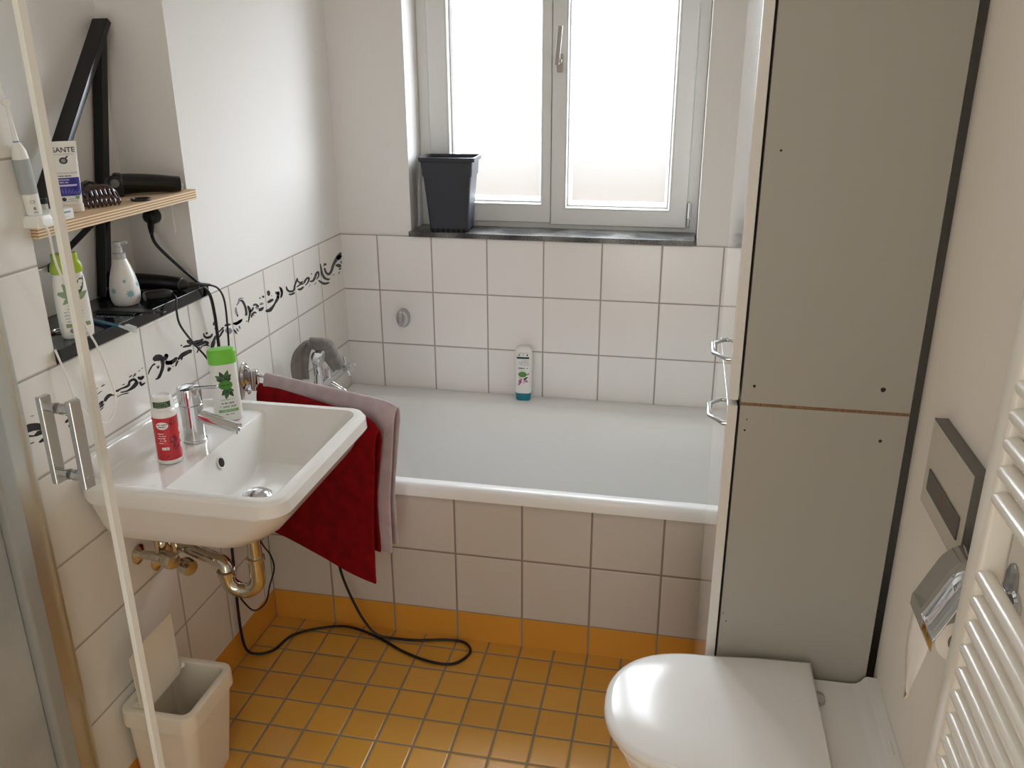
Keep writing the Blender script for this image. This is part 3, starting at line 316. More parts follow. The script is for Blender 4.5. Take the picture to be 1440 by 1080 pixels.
t_kick_b = tile_mat('yellow skirting tiles bath', 'X', .2012, .2, None, 0, .2, '#d99a3c', '#8f8a78', .005, .22, vary=.06)
t_kick_l = tile_mat('yellow skirting tiles left', 'Y', YA+.002, .2, None, 0, .2, '#d99a3c', '#8f8a78', .005, .22, vary=.06)
black_ink = M('black tile ornament', '#16161c', .25)
grey_ink = M('grey tile ornament', '#85838f', .25)
granite = M('black polished granite', '#0b0b0c', .12, noise_col=('#1d1d1f', 180, 3))
def _dusty():
    m = M('dusty black granite', '#101113', .3, bump=(200, .15, .001)); nt = m.node_tree; b = nt.nodes['Principled BSDF']
    tc = nt.nodes.new('ShaderNodeNewGeometry'); n1 = nt.nodes.new('ShaderNodeTexNoise'); n1.inputs['Scale'].default_value = 7
    n2 = nt.nodes.new('ShaderNodeTexNoise'); n2.inputs['Scale'].default_value = 330; n2.inputs['Detail'].default_value = 6
    mu = nt.nodes.new('ShaderNodeMath'); mu.operation = 'MULTIPLY'
    rp = nt.nodes.new('ShaderNodeValToRGB'); rp.color_ramp.elements[0].position = .19; rp.color_ramp.elements[1].position = .34
    rp.color_ramp.elements[0].color = srgb('#121315'); rp.color_ramp.elements[1].color = srgb('#8e8d8a')
    for n in (n1, n2): nt.links.new(tc.outputs['Position'], n.inputs['Vector'])
    nt.links.new(n1.outputs['Fac'], mu.inputs[0]); nt.links.new(n2.outputs['Fac'], mu.inputs[1])
    nt.links.new(mu.outputs[0], rp.inputs['Fac']); nt.links.new(rp.outputs['Color'], b.inputs['Base Color'])
    return m
dusty = _dusty()
pvc = M('white window plastic', '#e3e3e1', .35)
ceramic = M('white glazed ceramic', '#e9e7e3', .1, coat=.4)
enamel = M('white bath enamel', '#f1f2f1', .3, spec=.4, coat=.12)
chrome = M('polished chrome', '#d7d8da', .07, 1.)
chrome_r = M('satin chrome', '#b9babc', .28, 1.)
alu = M('brushed aluminium', '#cfcdc6', .33, 1., bump=(300, .05, .001))
black = M('black plastic', '#0c0c0e', .35)
black_gloss = M('glossy black lacquer', '#08080a', .15)
rubber = M('black rubber cord', '#0b0b0c', .45)
white_pl = M('white plastic', '#eceae6', .3)
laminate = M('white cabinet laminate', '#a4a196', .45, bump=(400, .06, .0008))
door_gloss = M('glossy white cabinet front', '#dcd9d2', .09, coat=.5)
chip = M('raw chipboard edge', '#8b6a4a', .8, noise_col=('#6d5138', 220, 4))
dark_hole = M('dark screw hole', '#2c241d', .9)
plywood_top = M('birch plywood face', '#e2cfb0', .5, noise_col=('#d6bf9a', 14, 5))
def _ply():
    m = M('birch plywood edge', '#c9a777', .6); nt = m.node_tree; b = nt.nodes['Principled BSDF']
    g = nt.nodes.new('ShaderNodeTexCoord'); s = nt.nodes.new('ShaderNodeSeparateXYZ'); nt.links.new(g.outputs['Object'], s.inputs[0])
    a = nt.nodes.new('ShaderNodeMath'); a.operation = 'MULTIPLY'; a.inputs[1].default_value = 2*PI/.0058; nt.links.new(s.outputs[2], a.inputs[0])
    c = nt.nodes.new('ShaderNodeMath'); c.operation = 'SINE'; nt.links.new(a.outputs[0], c.inputs[0])
    rp = nt.nodes.new('ShaderNodeValToRGB'); rp.color_ramp.elements[0].position = .2; rp.color_ramp.elements[1].position = .75
    rp.color_ramp.elements[0].color = srgb('#a57c55'); rp.color_ramp.elements[1].color = srgb('#e6cfa8')
    mr = nt.nodes.new('ShaderNodeMapRange'); mr.inputs['From Min'].default_value = -1; nt.links.new(c.outputs[0], mr.inputs['Value'])
    nt.links.new(mr.outputs[0], rp.inputs['Fac']); nt.links.new(rp.outputs['Color'], b.inputs['Base Color'])
    return m
plywood_edge = _ply()
def _glass():
    m = bpy.data.materials.new('clear shower glass'); m.use_nodes = True; nt = m.node_tree; nt.nodes.clear()
    o = nt.nodes.new('ShaderNodeOutputMaterial'); t = nt.nodes.new('ShaderNodeBsdfTransparent'); g = nt.nodes.new('ShaderNodeBsdfGlossy')
    t.inputs['Color'].default_value = (.975, .985, .978, 1); g.inputs['Roughness'].default_value = .02
    f = nt.nodes.new('ShaderNodeFresnel'); f.inputs['IOR'].default_value = 1.25
    gm = nt.nodes.new('ShaderNodeNewGeometry'); ml = nt.nodes.new('ShaderNodeMath'); ml.operation = 'SUBTRACT'; ml.use_clamp = True
    nt.links.new(f.outputs[0], ml.inputs[0]); nt.links.new(gm.outputs['Backfacing'], ml.inputs[1])   # thin pane: reflect on the outer faces only
    mx = nt.nodes.new('ShaderNodeMixShader'); nt.links.new(ml.outputs[0], mx.inputs[0]); nt.links.new(t.outputs[0], mx.inputs[1]); nt.links.new(g.outputs[0], mx.inputs[2])
    nt.links.new(mx.outputs[0], o.inputs['Surface']); return m
glass = _glass()
def _frost():
    m = bpy.data.materials.new('frosted window glass'); m.use_nodes = True; nt = m.node_tree; nt.nodes.clear()
    o = nt.nodes.new('ShaderNodeOutputMaterial'); t = nt.nodes.new('ShaderNodeBsdfTransparent'); g = nt.nodes.new('ShaderNodeBsdfTranslucent')
    t.inputs['Color'].default_value = (.97, .98, .98, 1); g.inputs['Color'].default_value = (.92, .93, .93, 1)
    mx = nt.nodes.new('ShaderNodeMixShader'); mx.inputs[0].default_value = .015
    nt.links.new(t.outputs[0], mx.inputs[1]); nt.links.new(g.outputs[0], mx.inputs[2])
    nt.links.new(mx.outputs[0], o.inputs['Surface']); return m
frost = _frost()
grey_panel = M('grey shower panel', '#b4b6b5', .4, noise_col=('#a2a5a5', 5, 3))

# ------------------------------------------------------------------ shell
def struct(name, bm, mats, label=None, **k):
    return tag(obj(name, bm, mats, None, **k), label, None, None, 'structure')

b = B(); box(b, -.3, W+.3, YF-.1, .3, -.15, 0)
struct('floor', b, t_floor, 'floor of small square yellow glazed tiles with grey joints')
b = B(); box(b, -.3, W+.3, YF-.1, .3, H, H+.1)
struct('ceiling', b, paint, 'plain white ceiling')

# niche in the left wall
NY0, NY1, NZ1, ND = -1.465, -.925, 2.1, -.18
b = B()
box(b, -.3, -.005, NY1, .3, ZT, H); box(b, -.3, -.005, NY0, NY1, NZ1, H)
box(b, -.3, ND, NY0, NY1, ZT-.02, NZ1); box(b, -.3, -.005, YF-.1, NY0, 2.3, H)
box(b, -.3, 0, YF-.1, 0, .097, ZT, 1); box(b, -.3, 0, YF-.1, NY0, ZT, 2.3, 1)
for g_, row in ORN:
    prev = None
    for y0, z0, y1, z1 in row:
        a = b.verts.new((.0004+g_*-.0001, y0/1e4, z0/1e4)); c = b.verts.new((.0004+g_*-.0001, y1/1e4, z1/1e4))
        if prev: 
            f = b.faces.new((prev[0], prev[1], c, a)); f.material_index = 2+g_
        prev = (a, c)
struct('wall_left', b, [paint, t_left, black_ink, grey_ink], 'left wall, white tiles with a black scroll border and a niche, white paint above', angle=30)
b = B(); box(b, -.3, .001, YF-.1, YA, 0, .097)
struct('baseboard_left', b, t_kick_l, 'yellow skirting tiles along the left wall')

# wall with the window
WX0, WX1, WZ0, WZ1 = .262, 1.245, 1.092, 2.2
b = B()
box(b, -.3, WX0, .005, .3, ZT, H); box(b, WX1, W+.3, .005, .3, ZT, H); box(b, WX0, WX1, .005, .3, WZ1, H)
box(b, -.3, W+.3, 0, .3, 0, ZT, 1)
struct('wall_back', b, [paint, t_back], 'window wall, white square tiles below white paint', angle=30)
b = B(); box(b, W, W+.3, YF-.1, -1.236, 0, H); box(b, W, W+.3, -.80, 0, 0, H); box(b, W+.2, W+.3, -1.236, -.80, 0, H)   # recess added behind the cabinet so its wall gap goes dark
struct('wall_right', b, paint_r, 'plain off-white right wall behind the toilet')
b = B(); box(b, -.3, W+.3, YF-.1, YF, 0, H)
struct('wall_front', b, paint_r)
# tiled bath front
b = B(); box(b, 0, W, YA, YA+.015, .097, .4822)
struct('wall_bath', b, t_apron_shaded, 'white tiled front of the bathtub')
b = B(); box(b, 0, W, YA-.001, YA+.015, 0, .097)
struct('baseboard_bath', b, t_kick_b, 'yellow skirting tiles along the bathtub front')

# window
win = tag(thing('window_1', 'white double-casement window with frosted panes above the bathtub', None, (.75, .14, 1.11)), kind='structure'); 
def ring_frame(b, x0, x1, z0, z1, prof, mi=0):
    """prof: list of (inset, y)"""
    rings = []
    for d, y in prof: rings.append([(x0+d, y, z0+d), (x1-d, y, z0+d), (x1-d, y, z1-d), (x0+d, y, z1-d)])
    loft(b, rings, False, False, mi)
b = B(); ring_frame(b, WX0-.0, WX1+.0, 1.098, 2.2, [(0, .25), (0, .15), (.004, .146), (.036, .146), (.04, .15), (.04, .25)])
wpart('window_frame', b, pvc, win)
def sash(x0, x1, z0, z1, ins_l, ins_r, ins_z):
    b = B()
    def rg(dl, y):
        return [(x0+ins_l*dl, y, z0+ins_z*dl), (x1-ins_r*dl, y, z0+ins_z*dl), (x1-ins_r*dl, y, z1-ins_z*dl), (x0+ins_l*dl, y, z1-ins_z*dl)]
    loft(b, [rg(0, .2), rg(0, .139), rg(.04, .135), rg(.70, .135), rg(.72, .137), rg(.74, .135), rg(.78, .135), rg(.86, .149), rg(.88, .146), rg(.95, .152), rg(1, .166), rg(1, .2)], False, False)
    s = wpart('sash', b, pvc, win, angle=20)
    b = B(); box(b, x0+ins_l-.004, x1-ins_r+.004, .164, .170, z0+ins_z-.004, z1-ins_z+.004)
    wpart('glass_pane', b, frost, s)
    return s
sash(.302, .734, 1.129, 2.165, .092, .041, .084)
s2 = sash(.736, 1.207, 1.124, 2.165, .067, .078, .078)
b = B(); box(b, .752, .774, .127, .136, 1.632, 1.69, 0, .004)   # rosette
lathe(b, [(.008, 0), (.008, .02), (.0085, .03)], (.763, .127, 1.668), (0, -1, 0), 14)
obox(b, (.757, .098, 1.655), (.768, .094, 1.775), .016, .012, 0, (0, 1, 0), .004)
wpart('window_handle', b, M('grey satin metal', '#a39d97', .45, .5), win)
b = B(); box(b, 1.208, 1.2165, .128, .146, 1.14, 1.214, 0, .002); capsule(b, (1.213, .126, 1.128), (1.213, .126, 1.16), .0055); capsule(b, (1.219, .13, 1.15), (1.219, .13, 1.212), .003)
wpart('hinge', b, chrome_r, win)
b = B(); box(b, .257, 1.238, -.012, .15, 1.0925, 1.1105, 0, .0015)
struct('trim_1', b, dusty, 'black granite window sill under the frosted window, dusty')
b = B(); box(b, ND+.0005, ND+.006, NY0, -1.20, 1.125, 1.338, 0, .0008)  # stands in for a mirror, reflected tiles put into its colour
struct('trim_3', b, tile_mat('painted tile reflection', 'Y', -1.0, .5, 'Z', 1.236, .2, '#e4e0da', '#a59c92', .004, .16), 'white panel in place of a niche mirror, reflected tiles painted on')
b = B(); box(b, -.182, .012, -1.4655, -.909, 1.097, 1.1245, 0, .0025)
struct('trim_2', b, granite, 'black granite sill at the bottom of the wall niche')
# ------------------------------------------------------------------ bathtub
tub = thing('bathtub', 'white enamel bathtub with tiled front under the window', 'bathtub', (.82, -.37, .52))
b = B()
k = 8
R = [rrect(.001, W-.002, -.755, -.001, (.012, .004, .004, .012), .4835, k),
     rrect(.001, W-.002, -.757, -.001, (.012, .004, .004, .012), .512, k),
     rrect(.001, W-.002, -.752, -.001, (.012, .004, .004, .012), .521, k),
     rrect(.012, W-.012, -.744, -.006, (.012, .006, .006, .012), .524, k),
     rrect(.060, W-.06, -.722, -.095, .07, .524, k),
     rrect(.070, W-.07, -.716, -.105, .08, .519, k),
     rrect(.080, W-.08, -.708, -.118, .09, .500, k),
     rrect(.12, W-.11, -.69, -.14, .11, .38, k),
     rrect(.19, W-.16, -.66, -.17, .13, .2, k),
     rrect(.26, W-.22, -.62, -.21, .13, .115, k),
     rrect(.36, W-.32, -.56, -.27, .1, .1, k)]
loft(b, R, False, True)
wpart('tub', b, enamel, tub, angle=0)

# ------------------------------------------------------------------ wash basin
bas = thing('wash_basin', 'white ceramic wash basin mounted on the tiled left wall', 'wash basin', (.0, -1.27, .85))
BY0, BY1 = -1.508, -.995
b = B(); k = 7
def rr(x0, x1, y0, y1, rf, rb, z): return rrect(x0, x1, y0, y1, (rf, rf, rb, rb), z, k)
rings = [rr(.002, .300, BY0+.14, BY1-.135, .06, .03, .668), rr(.002, .335, BY0+.09, BY1-.085, .07, .05, .680), rr(.002, .365, BY0+.062, BY1-.06, .075, .05, .700),
         rr(.002, .410, BY0+.043, BY1-.04, .075, .055, .735), rr(.002, .445, BY0+.026, BY1-.025, .07, .06, .775), rr(.002, .458, BY0+.014, BY1-.014, .06, .065, .803),
         rr(.002, .466, BY0+.003, BY1-.003, .055, .07, .807), rr(.002, .471, BY0, BY1, .052, .07, .815), rr(.002, .469, BY0+.001, BY1-.001, .052, .07, .841),
         rr(.002, .463, BY0+.006, BY1-.006, .049, .066, .849), rr(.002, .455, BY0+.013, BY1-.013, .044, .06, .851),
         rr(.002, .443, BY0+.024, BY1-.024, .036, .05, .850), rr(.004, .436, BY0+.031, BY1-.031, .03, .045, .844), rr(.030, .432, BY0+.036, BY1-.036, .026, .03, .8375)]
loft(b, rings, True, False)
deck = rings[-1]
# bowl opening: its wall-side edge is crisp, the other sides run into the rim
A = rrect(.194, .4305, BY0+.038, BY1-.038, (.026, .026, .006, .006), .836, k)
A2 = rrect(.2, .424, BY0+.046, BY1-.046, (.03, .03, .012, .012), .826, k)
C1 = rrect(.213, .405, BY0+.085, BY1-.085, (.04, .04, .02, .02), .785, k)
C2 = rrect(.226, .375, BY0+.13, BY1-.13, (.04, .04, .02, .02), .742, k)
C3 = rrect(.236, .345, BY0+.17, BY1-.18, (.03, .03, .015, .015), .731, k)
loft(b, [deck, A, A2, C1, C2, C3], False, True)
# raised ledge against the wall
loft(b, [[(.002, y, .835), (.040, y, .8365), (.032, y, .842), (.022, y, .872), (.016, y, .879), (.002, y, .880)] for y in (BY0+.062, BY0+.075, BY1-.075, BY1-.062)], True, True)
wpart('basin_body', b, ceramic, bas, angle=28)
b = B(); lathe(b, [(.0, .0), (.011, .001), (.011, .003), (.013, .0035), (.014, .002)], (.2068, -1.27, .806), (1, 0, .32), 20); 
wpart('overflow_ring', b, ceramic, bas)
b = B(); lathe(b, [(.0105, 0), (.0105, .0015)], (.2085, -1.27, .8065), (1, 0, .32), 18)
wpart('overflow_hole', b, dark_hole, bas)
b = B(); lathe(b, [(.034, 0), (.034, .003), (.031, .005), (.026, .004), (.025, .009), (.02, .0125), (.01, .0145), (0, .015)], (.288, -1.27, .7312), (0, 0, 1), 28)
wpart('drain', b, chrome, bas)

# faucet
fx, fy = .125, -1.228
fau = thing('basin_faucet', 'chrome single-lever faucet on the wash basin', 'faucet', (fx, fy, .837))
b = B(); lathe(b, [(.0265, 0), (.0265, .004), (.0245, .006), (.0247, .06), (.0262, .088), (.0262, .0895), (.0252, .0905)], (fx, fy, .8375), (0, 0, 1), 32)
wpart('faucet_body', b, chrome, fau)
b = B(); lathe(b, [(.0252, 0), (.0264, .0012), (.0268, .034), (.0255, .0385), (.022, .0405), (0, .041)], (fx, fy, .9285), (0, 0, 1), 32)
lv = wpart('lever_cap', b, chrome, fau)
b = B(); capsule(b, (fx+.012, fy+.0, .966), (fx+.072, fy+.004, .972), .0042)
wpart('lever', b, chrome, lv)
b = B(); a = Vector((fx+.015, fy, .9)); c = Vector((fx+.108, fy+.006, .872))
lathe(b, [(.0145, 0), (.0138, .06), (.0132, .088), (.0138, .09), (.0138, .099), (.0115, .1), (.0105, .094)], a, c-a, 24)
wpart('spout', b, chrome, fau)

# trap
trap = thing('drain_trap', 'chrome bottle-neck drain trap under the wash basin', 'drain trap', (.27, -1.27, .55))
brass = M('aged chrome', '#c9c4b8', .12, 1.)
b = B(); X = .268; Y = -1.275
lathe(b, [(.027, 0), (.027, .012), (.02, .022)], (X, Y, .672), (0, 0, -1), 24)
tube(b, [(X, Y, .66), (X, Y, .57)], .0165, 18)
lathe(b, [(.018, 0), (.0215, .002), (.0215, .01), (.018, .012)], (X, Y, .573), (0, 0, -1), 24)
wpart('tail_pipe', b, brass, trap)
b = B(); cx = X-.036; dy = -.012
pts = [(X, Y, .568), (X, Y, .53)] + [(cx+.036*math.cos(t), Y+dy*(1-math.cos(t))/2, .515-.036*math.sin(t)) for t in [PI*i/12 for i in range(13)]] + [(cx-.036, Y+dy, .525)]
tube(b, pts, .0185, 18)
lathe(b, [(.019, 0), (.0225, .002), (.0225, .011), (.019, .013)], (cx-.036, Y+dy, .522), (0, 0, 1), 24)
wpart('bend', b, brass, trap)
b = B(); x2 = cx-.036; y2 = Y+dy
pts = [(x2, y2, .528)] + [(x2-.026+.026*math.cos(t), y2+.01*math.sin(t), .527+.026*math.sin(t)) for t in [PI/2*i/8 for i in range(9)]] + [(.012, -1.218, .553)]
tube(b, pts, .0165, 18)
wpart('wall_pipe', b, brass, trap)
b = B(); lathe(b, [(.036, 0), (.036, .003), (.03, .012), (.018, .02)], (.001, -1.216, .553), (1, 0, 0), 28)
wpart('wall_rosette', b, brass, trap)
def angle_valve(y, z, lab):
    v = thing('angle_valve', lab, 'valve', (.03, y, z), group=None)
    b = B(); lathe(b, [(.024, 0), (.024, .003), (.014, .01), (.011, .012), (.011, .05), (.013, .052), (.013, .07)], (.001, y, z), (1, 0, 0), 22)
    tube(b, [(.055, y, z), (.055, y+.0, z+.06)], .006, 10)
    wpart('valve_body', b, brass, v)
    b = B(); lathe(b, [(.01, 0), (.0185, .004), (.021, .012), (.021, .026), (.018, .034), (.006, .036)], (.068, y, z), (1, -.35, -.1), 12)
    wpart('valve_knob', b, brass, v, angle=25)
angle_valve(-1.330, .580, 'chrome angle valve under the basin, left of the drain pipe rosette')
angle_valve(-1.268, .524, 'chrome angle valve under the basin, just below the drain pipe')

# ------------------------------------------------------------------ toilet
toi = thing('toilet', 'white wall-hung toilet with closed lid beside the tall cabinet', 'toilet', (1.4, -1.452, .42))
TC = -1.452
def dring(xt, xr, hw, z, seg=28, taper=.9):
    """D outline: round tip at xt, straight back at xr"""
    out = [(xr, TC+hw, z)]
    xm = xt + (xr-xt)*.48
    out.append((xm+(xr-xm)*.5, TC+hw*(taper+(1-taper)*.7), z))
    for i in range(seg+1):
        t = PI/2 + PI*i/seg
        c, s = math.cos(t), math.sin(t)
        out.append((xm+(xm-xt)*math.copysign(abs(c)**.86, c), TC+hw*taper*math.copysign(abs(s)**.86, s), z))
    out.append((xm+(xr-xm)*.5, TC-hw*(taper+(1-taper)*.7), z)); out.append((xr, TC-hw, z))
    return out
b = B(); loft(b, [dring(1.42, 1.62, .09, .06), dring(1.33, 1.63, .12, .10), dring(1.25, 1.635, .15, .2), dring(1.16, 1.635, .17, .33), dring(1.13, 1.635, .178, .395), dring(1.128, 1.635, .179, .412), dring(1.14, 1.63, .17, .416)])
wpart('bowl', b, ceramic, toi, angle=50)
b = B()
prof = [(1.47, .33), (1.47, .408), (1.476, .4145), (1.606, .4155), (1.618, .4175), (1.628, .426), (1.633, .4345), (1.638, .4375), (1.6575, .4375), (1.6575, .33)]
loft(b, [[(x, y, z) for x, z in prof] for y in (-1.262, -1.264, -1.64, -1.642)], True, True)
put2d(b, text2d('Geberit', .011), lambda x, z: (1.648-z*.25, -1.463-x, .4377), 0, 0, 1)
wpart('rear_deck', b, [ceramic, M('grey print', '#77756f', .5)], toi, angle=50)
b = B(); loft(b, [dring(1.125, 1.515, .182, .418), dring(1.12, 1.517, .186, .421), dring(1.12, 1.517, .186, .433), dring(1.125, 1.515, .182, .436)])
wpart('seat', b, white_pl, toi, angle=50)
lid_m = M('white toilet lid', '#ecebe8', .18)
b = B(); loft(b, [dring(1.112, 1.522, .185, .437), dring(1.106, 1.524, .189, .441), dring(1.106, 1.524, .189, .452), dring(1.110, 1.522, .187, .458), dring(1.122, 1.516, .178, .4615), dring(1.2, 1.49, .12, .4645), dring(1.29, 1.44, .05, .465)])
wpart('lid', b, lid_m, toi, angle=0)
for yy in (-1.335, -1.57):
    b = B(); capsule(b, (1.505, yy, .428), (1.545, yy, .428), .0125, 16); lathe(b, [(.011, 0), (.011, .01)], (1.535, yy, .415), (0, 0, 1), 16)
    wpart('hinge', b, chrome_r, toi)

# flush plate
fp = thing('flush_plate', 'square-edged flush plate with two grey buttons on the right wall', 'flush plate', (1.65, -1.51, 1.01))
b = B(); box(b, 1.636, 1.6575, -1.628, -1.404, .931, 1.085, 1, .0006); box(b, 1.6354, 1.6365, -1.6258, -1.4062, .9332, 1.0828, 0)
wpart('plate', b, [M('flush plate face', '#cfc9bd', .35), M('flush plate edge', '#66635d', .4)], fp)
bt = M('flush button grey', '#5d5852', .35)
b = B(); box(b, 1.6325, 1.635, -1.524, -1.434, .966, 1.004, 0, .0008); wpart('button', b, bt, fp)
b = B(); box(b, 1.6325, 1.635, -1.606, -1.5275, .966, 1.004, 0, .0008); wpart('button', b, bt, fp)
b = B(); box(b, 1.6330, 1.6352, -1.5285, -1.523, .966, 1.004, 0); wpart('button_gap', b, M('orange button gap', '#a5652a', .5), fp)

# toilet roll holder + roll
hold = thing('toilet_roll_holder', 'chrome toilet roll holder with curved cover on the right wall', 'toilet roll holder', (1.65, -1.71, .96))
def arc_cover(y0, y1, th=.0015):
    prof = [(1.653, .985), (1.632, .989), (1.617, .984), (1.603, .970), (1.5955, .955), (1.585, .930), (1.574, .904), (1.5715, .899), (1.5712, .882)]
    P = catmull([(x, 0, z) for x, z in prof], 4)
    b = B(); loft(b, [[(p.x, y, p.z) for p in P] for y in (y0, y1)], False, False, closed=False)
    return b
o = wpart('cover', arc_cover(-1.66, -1.775), chrome, hold, angle=0, solid=.002)
b = B(); lathe(b, [(.022, 0), (.022, .004), (.018, .007)], (1.6575, -1.785, .975), (-1, 0, 0), 22)
tube(b, [(1.654, -1.785, .975), (1.62, -1.785, .97), (1.612, -1.785, .93), (1.612, -1.78, .905), (1.612, -1.74, .902), (1.612, -1.67, .902)], .004, 10)
wpart('bracket', b, chrome, hold)
paper = M('white toilet paper', '#f6f2ea', .9, bump=(120, .2, .001))
roll = thing('toilet_paper_roll', 'white toilet paper roll hanging under its chrome cover', 'toilet paper', (1.612, -1.715, .902))
b = B(); ys = (-1.665, -1.765)
rings = []
for (r, y) in ((.018, ys[0]), (.034, ys[0]), (.034, ys[1]), (.018, ys[1])):
    rings.append([(1.612+r*math.cos(t), y, .895+r*math.sin(t)) for t in [2*PI*i/32 for i in range(32)]])
loft(b, rings+[rings[0]], False, False)
wpart('paper', b, paper, roll, angle=40)
b = B()
rows = []
for i in range(9):
    t = i/8; z = .893-.150*t
    yl = -1.662-.036*t**1.3; yr = -1.760+.05*t**1.3
    if i == 8: yl, yr = -1.701, -1.704
    rows.append([(1.5775-.004*math.sin(3*t)-.003*math.sin(j*2.+t*4)*t-.002, yl+(yr-yl)*j/5, z+.012*math.sin(j*1.3)*t*(i < 8)) for j in range(6)])
loft(b, rows, False, False, closed=False)
wpart('torn_sheet', b, paper, roll, angle=0, solid=.0006)

# towel radiator
rad = thing('towel_radiator', 'white tubular towel radiator on the right wall in the foreground', 'radiator', (1.6, -2.15, .9))
rad_m = M('white radiator enamel', '#e4dfd3', .25, coat=.2)
for y in (-1.893, -2.43):
    b = B(); loft(b, [[(1.545+x, y+yy, z) for x, yy in ((.008, .007), (.008, -.020), (.013, -.0255), (.034, -.0255), (.04, -.020), (.04, .007), (.034, .012), (.013, .012))] for z in (.12, .125, 1.74, 1.745)], True, True)
    wpart('collector_tube', b, rad_m, rad, angle=50)
zs = [.925-.0336*i for i in range(18, 0, -1)] + [.925+.0333*i for i in range(0, 6)] + [1.191+.033*i for i in range(0, 5)] + [1.46+.033*i for i in range(6)]
for z in zs:
    b = B(); capsule(b, (1.5635, -1.905, z), (1.5635, -2.42, z), .0105, 16)
    wpart('heating_tube', b, rad_m, rad, angle=0)
for z in (.4, 1.36):
    b = B(); lathe(b, [(.02, 0), (.02, .004), (.009, .006), (.009, .082)], (1.6575, -1.97, z), (-1, 0, 0), 18); wpart('wall_bracket', b, rad_m, rad)
hk = thing('wall_hook', 'round chrome hook plate on the right wall behind the radiator tubes', 'hook', (1.65, -1.765, .994))
b = B(); lathe(b, [(.027, 0), (.027, .003), (.024, .005), (.008, .006)], (1.6575, -1.765, .994), (-1, 0, 0), 28, sx=.7, sy=1.15); wpart('plate', b, chrome_r, hk)
b = B(); lathe(b, [(.008, 0), (.006, .006), (.01, .012), (.008, .016), (0, .017)], (1.644, -1.765, .987), (-1, 0, 0), 18); wpart('knob', b, chrome, hk)

# ------------------------------------------------------------------ tall cabinet (two stacked units)
CY0, CY1, CX0, CX1 = -1.25, -.775, 1.3305, 1.639
def cabinet(z0, z1, name, lab, holes, hz, hy):
    c = thing(name, lab, 'cabinet', ((CX0+CX1)/2, (CY0+CY1)/2, z0))
    b = B(); box(b, CX0, CX1, CY0, CY1, z0, z1, 0, .001)
    for (x, z, r) in holes:
        n = 9; c0 = b.verts.new((x, CY0-.0004, z)); vs = [b.verts.new((x+r*.75*(1+.25*math.sin(i*2.3))*math.cos(2*PI*i/n), CY0-.0004, z+r*.75*math.sin(2*PI*i/n))) for i in range(n)]
        for i in range(n): f = b.faces.new((c0, vs[i], vs[(i+1) % n])); f.material_index = 1
    wpart('carcass', b, [laminate, dark_hole], c)
    b = B(); box(b, CX0-.0245, CX0-.0045, CY0+.001, CY1-.001, z0+.003, z1-.002, 0, .002)
    d = wpart('door', b, door_gloss, c)
    b = B(); x = CX0-.0245
    tube(b, [(x+.002, hy[1], hz), (x-.006, hy[1], hz), (x-.031, hy[1]-.03, hz), (x-.031, hy[0]+.036, hz), (x-.006, hy[0], hz), (x+.002, hy[0], hz)], .0045, 10)
    wpart('handle', b, M('light steel', '#c9cbcc', .25, 1.), d)
    return c
up = cabinet(1.030, 2.42, 'upper_cabinet', 'upper half of the tall white cabinet beside the bathtub', [(1.358, 1.505, .003), (1.585, 1.074, .0065), (1.353, 1.065, .004)], 1.105, (-1.215, -1.085))
b = B(); box(b, CX0+.001, CX1-.001, CY0+.0003, CY1, 1.0245, 1.0305); wpart('raw_edge', b, chip, up)
cabinet(.002, 1.024, 'lower_cabinet', 'lower half of the tall white cabinet next to the toilet', [(1.345, .995, .002), (1.343, .972, .003), (1.594, .97, .0045), (1.343, .527, .002), (1.336, .546, .002)], .982, (-1.245, -1.115))
# ------------------------------------------------------------------ towel rail + towels
rail = thing('towel_rail', 'chrome swivelling two-arm towel rail on the left wall behind the basin', 'towel rail', (0, -.765, .82))
b = B(); lathe(b, [(.03, 0), (.03, .004), (.026, .008), (.012, .010)], (0.001, -.770, .822), (1, 0, 0), 26, sx=.8, sy=1.45)
wpart('wall_plate', b, chrome, rail)
b = B(); lathe(b, [(.0105, 0), (.0125, .002), (.0125, .058), (.0105, .06)], (.03, -.765, .782), (0, 0, 1), 20); box(b, .004, .03, -.772, -.758, .80, .838)
for z in (.765+.012, .848): lathe(b, [(.004, -.006), (.009, 0), (.004, .006)], (.012, -.77, z), (1, 0, 0), 12)
wpart('pivot', b, chrome, rail)
P1 = (Vector((.03, -.762, .829)), Vector((.492, -.921, .829)))
P2 = (Vector((.03, -.768, .797)), Vector((.446, -.9606, .797)))
for a, c in (P1, P2):
    b = B(); capsule(b, a, c, .0052, 14); wpart('arm', b, chrome, rail)

